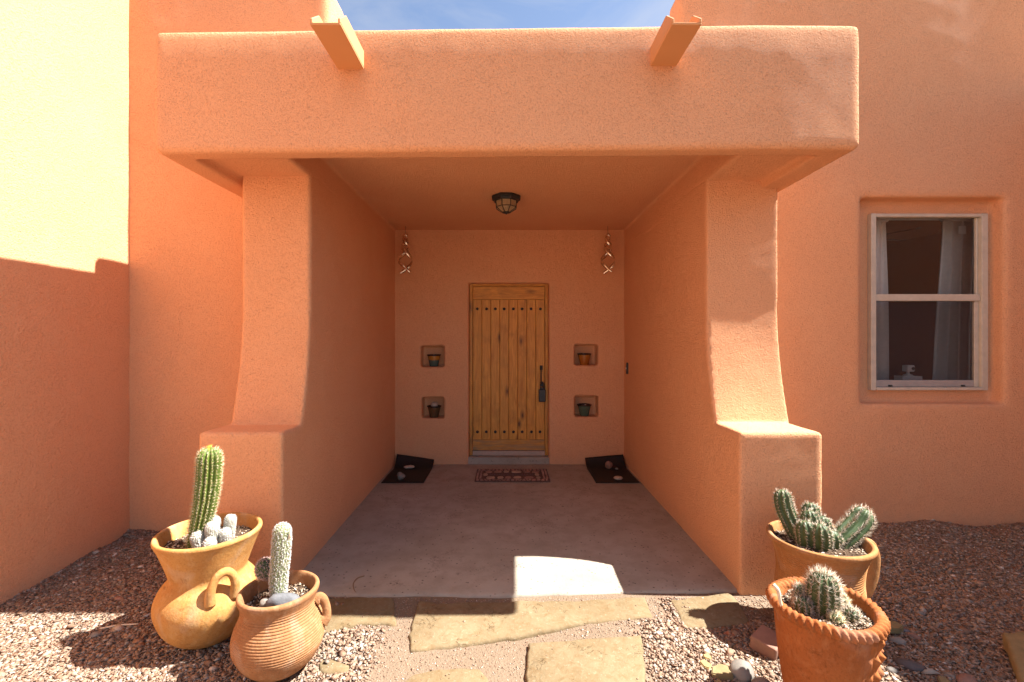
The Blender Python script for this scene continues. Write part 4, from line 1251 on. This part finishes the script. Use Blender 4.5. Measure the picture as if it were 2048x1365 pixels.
def soil_disc(parent, r, z, mat, seed, bits=0, bumpy=0.006, name='soil'):
    n = 22; seg = 48
    rr = np.linspace(0.0005, r, n); th = np.linspace(0, 2 * PI, seg, endpoint=False)
    RR, TT = np.meshgrid(rr, th, indexing='ij')
    X, Y = RR * np.cos(TT), RR * np.sin(TT)
    Z = z + bumpy * sines(X, Y, 0 * X, seed, 0.09, 8) + 0.004 * np.cos(RR / r * 2)
    V = np.stack([X, Y, Z], -1).reshape(-1, 3)
    i, j = np.meshgrid(np.arange(n - 1), np.arange(seg), indexing='ij'); j2 = (j + 1) % seg
    Q = np.stack([i * seg + j, (i + 1) * seg + j, (i + 1) * seg + j2, i * seg + j2], -1).reshape(-1, 4)
    o = mobj(name, mesh_np(name, V, Q), M[mat], parent)
    if bits:
        rs = np.random.RandomState(seed)
        a = rs.uniform(0, 2 * PI, bits); q = r * 0.97 * np.sqrt(rs.uniform(size=bits))
        x, y = q * np.cos(a), q * np.sin(a)
        zz = z + bumpy * sines(x, y, 0 * x, seed, 0.09, 8) + 0.004
        c8 = np.array([(-1, -1, -1), (1, -1, -1), (1, 1, -1), (-1, 1, -1), (-1, -1, 1), (1, -1, 1), (1, 1, 1), (-1, 1, 1)], float)
        sc = np.stack([rs.uniform(0.003, 0.010, bits), rs.uniform(0.0015, 0.004, bits), rs.uniform(0.001, 0.0025, bits)], -1)
        W = c8[None] * (1 + rs.uniform(-.4, .2, (bits, 8, 3))) * sc[:, None, :]
        ya = rs.uniform(0, 2 * PI, bits); ti = rs.normal(0, 0.35, bits)
        c, s_ = np.cos(ti)[:, None], np.sin(ti)[:, None]
        W2 = W.copy(); W2[..., 0] = c * W[..., 0] - s_ * W[..., 2]; W2[..., 2] = s_ * W[..., 0] + c * W[..., 2]; W = W2.copy()
        c, s_ = np.cos(ya)[:, None], np.sin(ya)[:, None]
        W[..., 0] = c * W2[..., 0] - s_ * W2[..., 1]; W[..., 1] = s_ * W2[..., 0] + c * W2[..., 1]
        W += np.stack([x, y, zz], -1)[:, None, :]
        f = np.array([(3, 2, 1, 0), (4, 5, 6, 7), (0, 1, 5, 4), (1, 2, 6, 5), (2, 3, 7, 6), (3, 0, 4, 7)])
        Q = (np.arange(bits)[:, None, None] * 8 + f[None]).reshape(-1, 4)
        b = mobj('bark_bits', mesh_np('bark_bits', W.reshape(-1, 3), Q, False), M['bark'], o); b['kind'] = 'stuff'
    return o

def wob(seed, a):
    def f(T, I, r, z):
        n = sines(np.cos(T) * 0.3, np.sin(T) * 0.3, z, seed, 0.5, 6)
        return a * n * np.clip(r / 0.1, 0, 1), 0.6 * a * n * 0
    return f

def loop_handle(parent, ang, r0, z0, r1, z1, out, rad, mat, name='handle', flat=0.75, mid=None):
    c, s_ = math.cos(ang), math.sin(ang)
    zm = (z0 + z1) / 2
    pts = [(r0 - 0.02, z0), (r0 + out * 0.62, z0 - (z0 - zm) * 0.05 + 0.012), (max(r0, r1) + out, zm + 0.01), (r1 + out * 0.62, z1 - 0.002), (r1 - 0.02, z1)]
    P = [(c * r, s_ * r, z) for r, z in pts]
    return mobj(name, tube_mesh(name, P, [rad * 1.25, rad, rad * 0.9, rad, rad * 1.25], 14, 34, flat), M[mat], parent)

PS = {'ochre': 0.86, 'ringed': 0.875, 'buff': 0.855, 'red': 0.83}
PZ = {'buff': 0.90, 'red': 1.09}
def squeeze(o, k):
    o.scale = (PS[k], PS[k], PZ.get(k, 1.0) if o.name.startswith('clay_pot') else 1.0)
    return o

def build_pots():
    # big ochre pot with flared neck ------------------------------------------------
    x, y = POTS['ochre']; g = float(ground_z(x, y))
    p = squeeze(thing('clay_pot', (x, y, g), 'large ochre clay pot with wide flared neck and loop handle beside the porch wall', 'pot', 'clay pots with cacti'), 'ochre')
    H = 0.548
    outer = [(0.0, 0.0), (0.10, 0.002), (0.165, 0.022), (0.235, 0.085), (0.272, 0.165), (0.277, 0.225), (0.252, 0.285), (0.216, 0.325), (0.206, 0.350), (0.214, 0.378), (0.236, 0.435), (0.262, 0.497), (0.278, 0.528), (0.284, 0.540), (0.281, 0.552), (0.270, 0.556), (0.258, 0.550), (0.250, 0.530), (0.232, 0.47), (0.215, 0.43)]
    mobj('body', lathe_mesh('body', prof_spline(outer, 90), 96, wob(3, 0.0035)), M['clay_ochre'], p)
    soil_disc(p, 0.238, 0.492, 'soil', 5, 500)
    for an in (R(-42), R(138)):
        c, s_ = math.cos(an), math.sin(an)
        tx, ty = -s_, c
        P = []
        for u, rr, zz in ((-0.062, 0.245, 0.265), (-0.062, 0.262, 0.335), (-0.038, 0.272, 0.392), (0.0, 0.275, 0.412), (0.038, 0.272, 0.392), (0.062, 0.262, 0.335), (0.062, 0.245, 0.265)):
            P.append((c * rr + tx * u, s_ * rr + ty * u, zz))
        mobj('handle', tube_mesh('handle', P, [0.030, 0.022, 0.020, 0.022, 0.030], 14, 40, 1.0), M['clay_ochre'], p)
    b = g + 0.49
    c = squeeze(thing('columnar_cactus', (x - 0.035, y - 0.06, b), 'tall bright green ribbed cactus with golden spines in the ochre pot', 'cactus'), 'ochre')
    stem(c, [(0.0, 0, -0.03), (0.030, 0.002, 0.10), (0.056, 0.01, 0.22), (0.070, 0.02, 0.36), (0.074, 0.025, 0.505)], 0.066, 16, 0.30, 'cactus', 'spine_y', 0.019, 9, 0.0145, 5, 0.95, 0.0008, 0.0, tip=0.013, shape=[(0, 0.66), (0.25, 0.82), (0.6, 0.98), (0.85, 1.0), (1.0, 0.96)])
    c = squeeze(thing('pincushion_cactus', (x + 0.075, y - 0.06, b), 'cluster of small fuzzy white cacti at the foot of the green column', 'cactus'), 'ochre')
    for k, (dx, dy, h, r) in enumerate(((-0.066, -0.045, 0.098, 0.034), (-0.005, -0.025, 0.138, 0.036), (-0.032, 0.030, 0.145, 0.034), (0.046, 0.040, 0.150, 0.030), (0.050, -0.01, 0.098, 0.030), (0.016, -0.080, 0.078, 0.033))):
        lean = Vector((dx * 0.25, dy * 0.2, 0))
        fuzzy(c, [(dx, dy, -0.02), (dx + lean.x * 0.5, dy + lean.y * 0.5, h * 0.5), (dx + lean.x, dy + lean.y, h)], r, 60 + k, 4, 0.0075, skin='cactus_f', shape=[(0, 0.62), (0.35, 0.88), (0.7, 1.0), (1, 1)])
    rock('pot_stone', (x + 0.175, y - 0.02, b + 0.016), (0.034, 0.026, 0.02), 51, 'rock_tan', 'tan stone lying on the soil of the ochre pot', 'stone', 0.15)

    # ringed brown pot ------------------------------------------------------------
    x, y = POTS['ringed']; g = float(ground_z(x, y))
    p = squeeze(thing('clay_pot', (x, y, g), 'round brown clay pot ringed with fine grooves, nearest the flagstone path', 'pot', 'clay pots with cacti'), 'ringed')
    outer = [(0.0, 0.0), (0.08, 0.001), (0.125, 0.014), (0.182, 0.055), (0.216, 0.108), (0.226, 0.160), (0.214, 0.215), (0.192, 0.262), (0.182, 0.290), (0.184, 0.318), (0.194, 0.345), (0.2005, 0.360), (0.2005, 0.372), (0.192, 0.379), (0.180, 0.376), (0.170, 0.355), (0.160, 0.31), (0.16, 0.27)]
    pr = groove(prof_spline(outer, 420), 0.10, 0.325, 0.0115, 0.0025)
    mobj('body', lathe_mesh('body', pr, 96, wob(8, 0.003)), M['clay_brown'], p)
    soil_disc(p, 0.165, 0.315, 'soil', 15, 350)
    for an in (R(14),):
        c, s_ = math.cos(an), math.sin(an); tx, ty = -s_, c
        P = []
        for rr, zz in ((0.184, 0.296), (0.206, 0.308), (0.226, 0.292), (0.238, 0.255), (0.238, 0.215), (0.218, 0.195)):
            P.append((c * rr, s_ * rr, zz))
        mobj('handle', tube_mesh('handle', P, [0.020, 0.015, 0.014, 0.016, 0.026], 14, 34, 1.5), M['clay_brown'], p)
    b = g + 0.315
    c = squeeze(thing('column_cactus', (x + 0.008, y - 0.01, b), 'white woolly column cactus with a bud at its tip in the ringed pot', 'cactus'), 'ringed')
    fuzzy(c, [(-0.005, 0, -0.02), (-0.008, 0, 0.10), (0.004, 0.0, 0.22), (0.014, 0.0, 0.372)], 0.0465, 81, 4, 0.0085, shape=[(0, 0.80), (0.3, 0.95), (0.8, 1.0), (1, 0.92)])
    mobj('bud', tube_mesh('bud', [(0.05, -0.015, 0.30), (0.062, -0.02, 0.32), (0.066, -0.02, 0.35)], [0.004, 0.006, 0.002], 8, 10), M['stick'], c)
    c2 = squeeze(thing('hedgehog_cactus', (x - 0.095, y + 0.03, b + 0.03), 'small round grey cactus ball leaning out from the woolly column', 'cactus'), 'ringed')
    fuzzy(c2, [(0.075, -0.02, 0.085), (0.035, -0.01, 0.105), (-0.028, 0.0, 0.122)], 0.046, 85, 4, 0.012, 'spine_k', shape=[(0, 0.45), (0.3, 0.9), (0.6, 1.0), (1, 1)], skin='cactus_d')
    rock('pot_stone', (x + 0.040, y - 0.062, b + 0.034), (0.072, 0.044, 0.040), 52, 'rock_blue', 'lumpy blue grey rock at the foot of the woolly cactus', 'stone', 0.28, rot=(0, 0.15, 0.3))
    rock('pot_stone', (x - 0.045, y - 0.05, b + 0.018), (0.022, 0.02, 0.024), 53, 'rock_grey', 'small grey stone between the woolly cactus and the lumpy rock', 'stone', 0.15)

    # buff pot by the porch wall ------------------------------------------------------
    x, y = POTS['buff']; g = float(ground_z(x, y))
    p = squeeze(thing('clay_pot', (x, y, g), 'wide buff clay pot with a strap handle, standing against the porch wall block', 'pot', 'clay pots with cacti'), 'buff')
    outer = [(0.0, 0.0), (0.12, 0.002), (0.185, 0.03), (0.232, 0.10), (0.242, 0.17), (0.234, 0.26), (0.226, 0.34), (0.232, 0.42), (0.252, 0.485), (0.272, 0.515), (0.282, 0.528), (0.281, 0.544), (0.268, 0.550), (0.254, 0.540), (0.242, 0.51), (0.225, 0.44), (0.22, 0.42)]
    pr = groove(prof_spline(outer, 470), 0.05, 0.49, 0.0135, 0.0032)
    mobj('body', lathe_mesh('body', pr, 88, wob(18, 0.003)), M['clay_buff'], p)
    soil_disc(p, 0.246, 0.505, 'soil', 25, 400)
    for an in (R(-6),):
        c_, s_ = math.cos(an), math.sin(an)
        P = [(c_ * rr, s_ * rr, zz) for rr, zz in ((0.262, 0.51), (0.296, 0.50), (0.318, 0.43), (0.304, 0.33), (0.268, 0.25), (0.228, 0.21))]
        mobj('handle', tube_mesh('handle', P, [0.020, 0.016, 0.016, 0.020, 0.026], 14, 40, 2.4), M['clay_buff'], p)
    b = g + 0.445
    c = squeeze(thing('clump_cactus', (x, y, b), 'dark green clumping cactus with two long side arms in the buff pot', 'cactus'), 'buff')
    S8 = [(0, 0.80), (0.3, 0.95), (0.7, 1.0), (1, 0.95)]
    def arm(path, r, seed, ln=0.016): stem(c, path, r, 9, 0.20, 'cactus_d', 'spine_p', ln * 1.25, 11, 0.0155, seed, 1.25, 0.0009, 0.0, shape=S8)
    arm([(-0.065, 0.06, -0.01), (-0.095, 0.10, 0.06), (-0.128, 0.14, 0.16), (-0.138, 0.155, 0.258)], 0.053, 101)
    arm([(-0.085, -0.01, -0.02), (-0.082, -0.01, 0.05), (-0.092, 0.0, 0.135)], 0.055, 102)
    arm([(-0.022, -0.055, -0.02), (-0.022, -0.055, 0.05), (-0.030, -0.055, 0.135)], 0.055, 103)
    arm([(0.055, -0.035, -0.02), (0.055, -0.035, 0.04), (0.058, -0.04, 0.095)], 0.054, 104)
    arm([(-0.02, 0.05, -0.02), (-0.02, 0.05, 0.08), (-0.025, 0.055, 0.172)], 0.053, 105)
    arm([(0.02, 0.10, -0.02), (0.02, 0.10, 0.09), (0.018, 0.105, 0.198)], 0.053, 106)
    arm([(0.062, 0.06, -0.02), (0.062, 0.06, 0.06), (0.066, 0.06, 0.140)], 0.052, 107)
    arm([(0.085, -0.02, 0.0), (0.155, -0.005, 0.045), (0.255, 0.02, 0.105), (0.33, 0.04, 0.178)], 0.066, 108, 0.022)
    # dry flower remnant on the long arm
    mobj('dry_flower', tube_mesh('dry_flower', [(-0.10, 0.13, 0.235), (-0.080, 0.125, 0.225), (-0.06, 0.12, 0.205)], [0.004, 0.003, 0.001], 6, 10), M['twig'], c)

    # red pot with rope rim ---------------------------------------------------------
    x, y = POTS['red']; g = float(ground_z(x, y))
    p = squeeze(thing('clay_pot', (x, y, g), 'orange red clay pot with a rope twisted rim and knobbly side', 'pot', 'clay pots with cacti'), 'red')
    outer = [(0.0, 0.0), (0.13, 0.002), (0.165, 0.015), (0.180, 0.08), (0.196, 0.18), (0.210, 0.28), (0.220, 0.36), (0.224, 0.40), (0.230, 0.412), (0.215, 0.425), (0.196, 0.40), (0.19, 0.34)]
    def dred(T, I, r, z):
        dr = wob(28, 0.005)(T, I, r, z)[0]
        lump = np.exp(-((np.mod(T + PI, 2 * PI) - PI + R(46)) / 0.42) ** 2) * sstep(0.02, 0.08, z) * (1 - sstep(0.36, 0.39, z))
        row = np.mod(z * 15.5, 1.0)
        saw = np.clip(row / 0.75, 0, 1) * (1 - np.clip((row - 0.75) / 0.25, 0, 1))
        colm = 0.5 + 0.5 * np.sin(T * 26 + np.floor(z * 15.5) * 2.4 + np.sin(z * 40))
        up = 1 - (I > 120) * 1.0
        return dr + lump * up * (0.026 * saw * colm), 0 * r
    mobj('body', lathe_mesh('body', prof_spline(outer, 190), 220, dred), M['clay_red'], p)
    # rope rim: twisted notched torus
    nu, nv = 360, 14
    U = np.linspace(0, 2 * PI, nu, endpoint=False)[:, None]; Vv = np.linspace(0, 2 * PI, nv, endpoint=False)[None, :]
    ph = np.mod((U * 46 + Vv * 2.2) / (2 * PI), 1.0)
    tooth = np.where(ph < 0.82, ph / 0.82, (1 - ph) / 0.18)
    q = 0.0215 + 0.0125 * (tooth - 0.5) * (0.6 + 0.4 * np.cos(Vv - 0.3))
    rr = 0.2225 + q * 1.15 * np.cos(Vv); zz = 0.412 + q * 0.95 * np.sin(Vv) + 0.004 * np.sin(U * 2 + 1) + 0.002 * np.sin(U * 5)
    Vt = np.stack([rr * np.cos(U), rr * np.sin(U), zz + 0 * U], -1).reshape(-1, 3)
    i = np.arange(nu)[:, None]; j = np.arange(nv)[None, :]; i2 = (i + 1) % nu; j2 = (j + 1) % nv
    Q = np.stack([i * nv + j, i2 * nv + j, i2 * nv + j2, i * nv + j2], -1).reshape(-1, 4)
    mobj('rope_rim', mesh_np('rope_rim', Vt, Q), M['clay_red'], p)
    soil_disc(p, 0.202, 0.388, 'soil_p', 35, 2200, 0.008)
    b = g + 0.422
    c = squeeze(thing('barrel_cactus', (x - 0.005, y, b), 'spiny barrel cactus ringed by small offsets in the red rope rimmed pot', 'cactus'), 'red')
    stem(c, [(0.0, 0.0, -0.02), (0.0, 0.0, 0.06), (0.002, 0.0, 0.168)], 0.070, 13, 0.18, 'cactus_d', 'spine_p', 0.032, 12, 0.0145, 121, 1.1, 0.0010, shape=[(0, 0.9), (0.4, 1.0), (1, 0.95)])
    for k, (dx, dy, h, r) in enumerate(((-0.098, -0.005, 0.065, 0.038), (-0.065, 0.055, 0.088, 0.034), (0.085, 0.015, 0.075, 0.038), (0.088, -0.058, 0.05, 0.036), (0.0, -0.086, 0.038, 0.028), (0.055, 0.06, 0.07, 0.03))):
        stem(c, [(dx, dy, -0.02), (dx * 1.05, dy * 1.05, h * 0.5), (dx * 1.08, dy * 1.08, h)], r, 10, 0.16, 'cactus_d', 'spine_y' if k in (4, 2) else 'spine_p', 0.024, 12, 0.012, 130 + k, 1.2, 0.0011, name='offset')
    st = mobj('dry_stick', tube_mesh('dry_stick', [(-0.024, 0.012, 0.125), (-0.010, 0.004, 0.105), (-0.003, 0.0, 0.06), (0.012, -0.008, 0.01)], [0.0085, 0.0075, 0.006, 0.005], 9, 24), M['stick'], None, (x - 0.193, y - 0.028, b))
    tag(st, 'short pale dry stick leaning on the rope rim of the red pot', 'stick')

build_ground()
build_slab()
build_house()
build_flags()
build_gravel()
build_window_things()
build_porch_things()
build_pots()
build_rocks()
for o in list(bpy.data.objects):
    if '_wl' in o: del o['_wl']
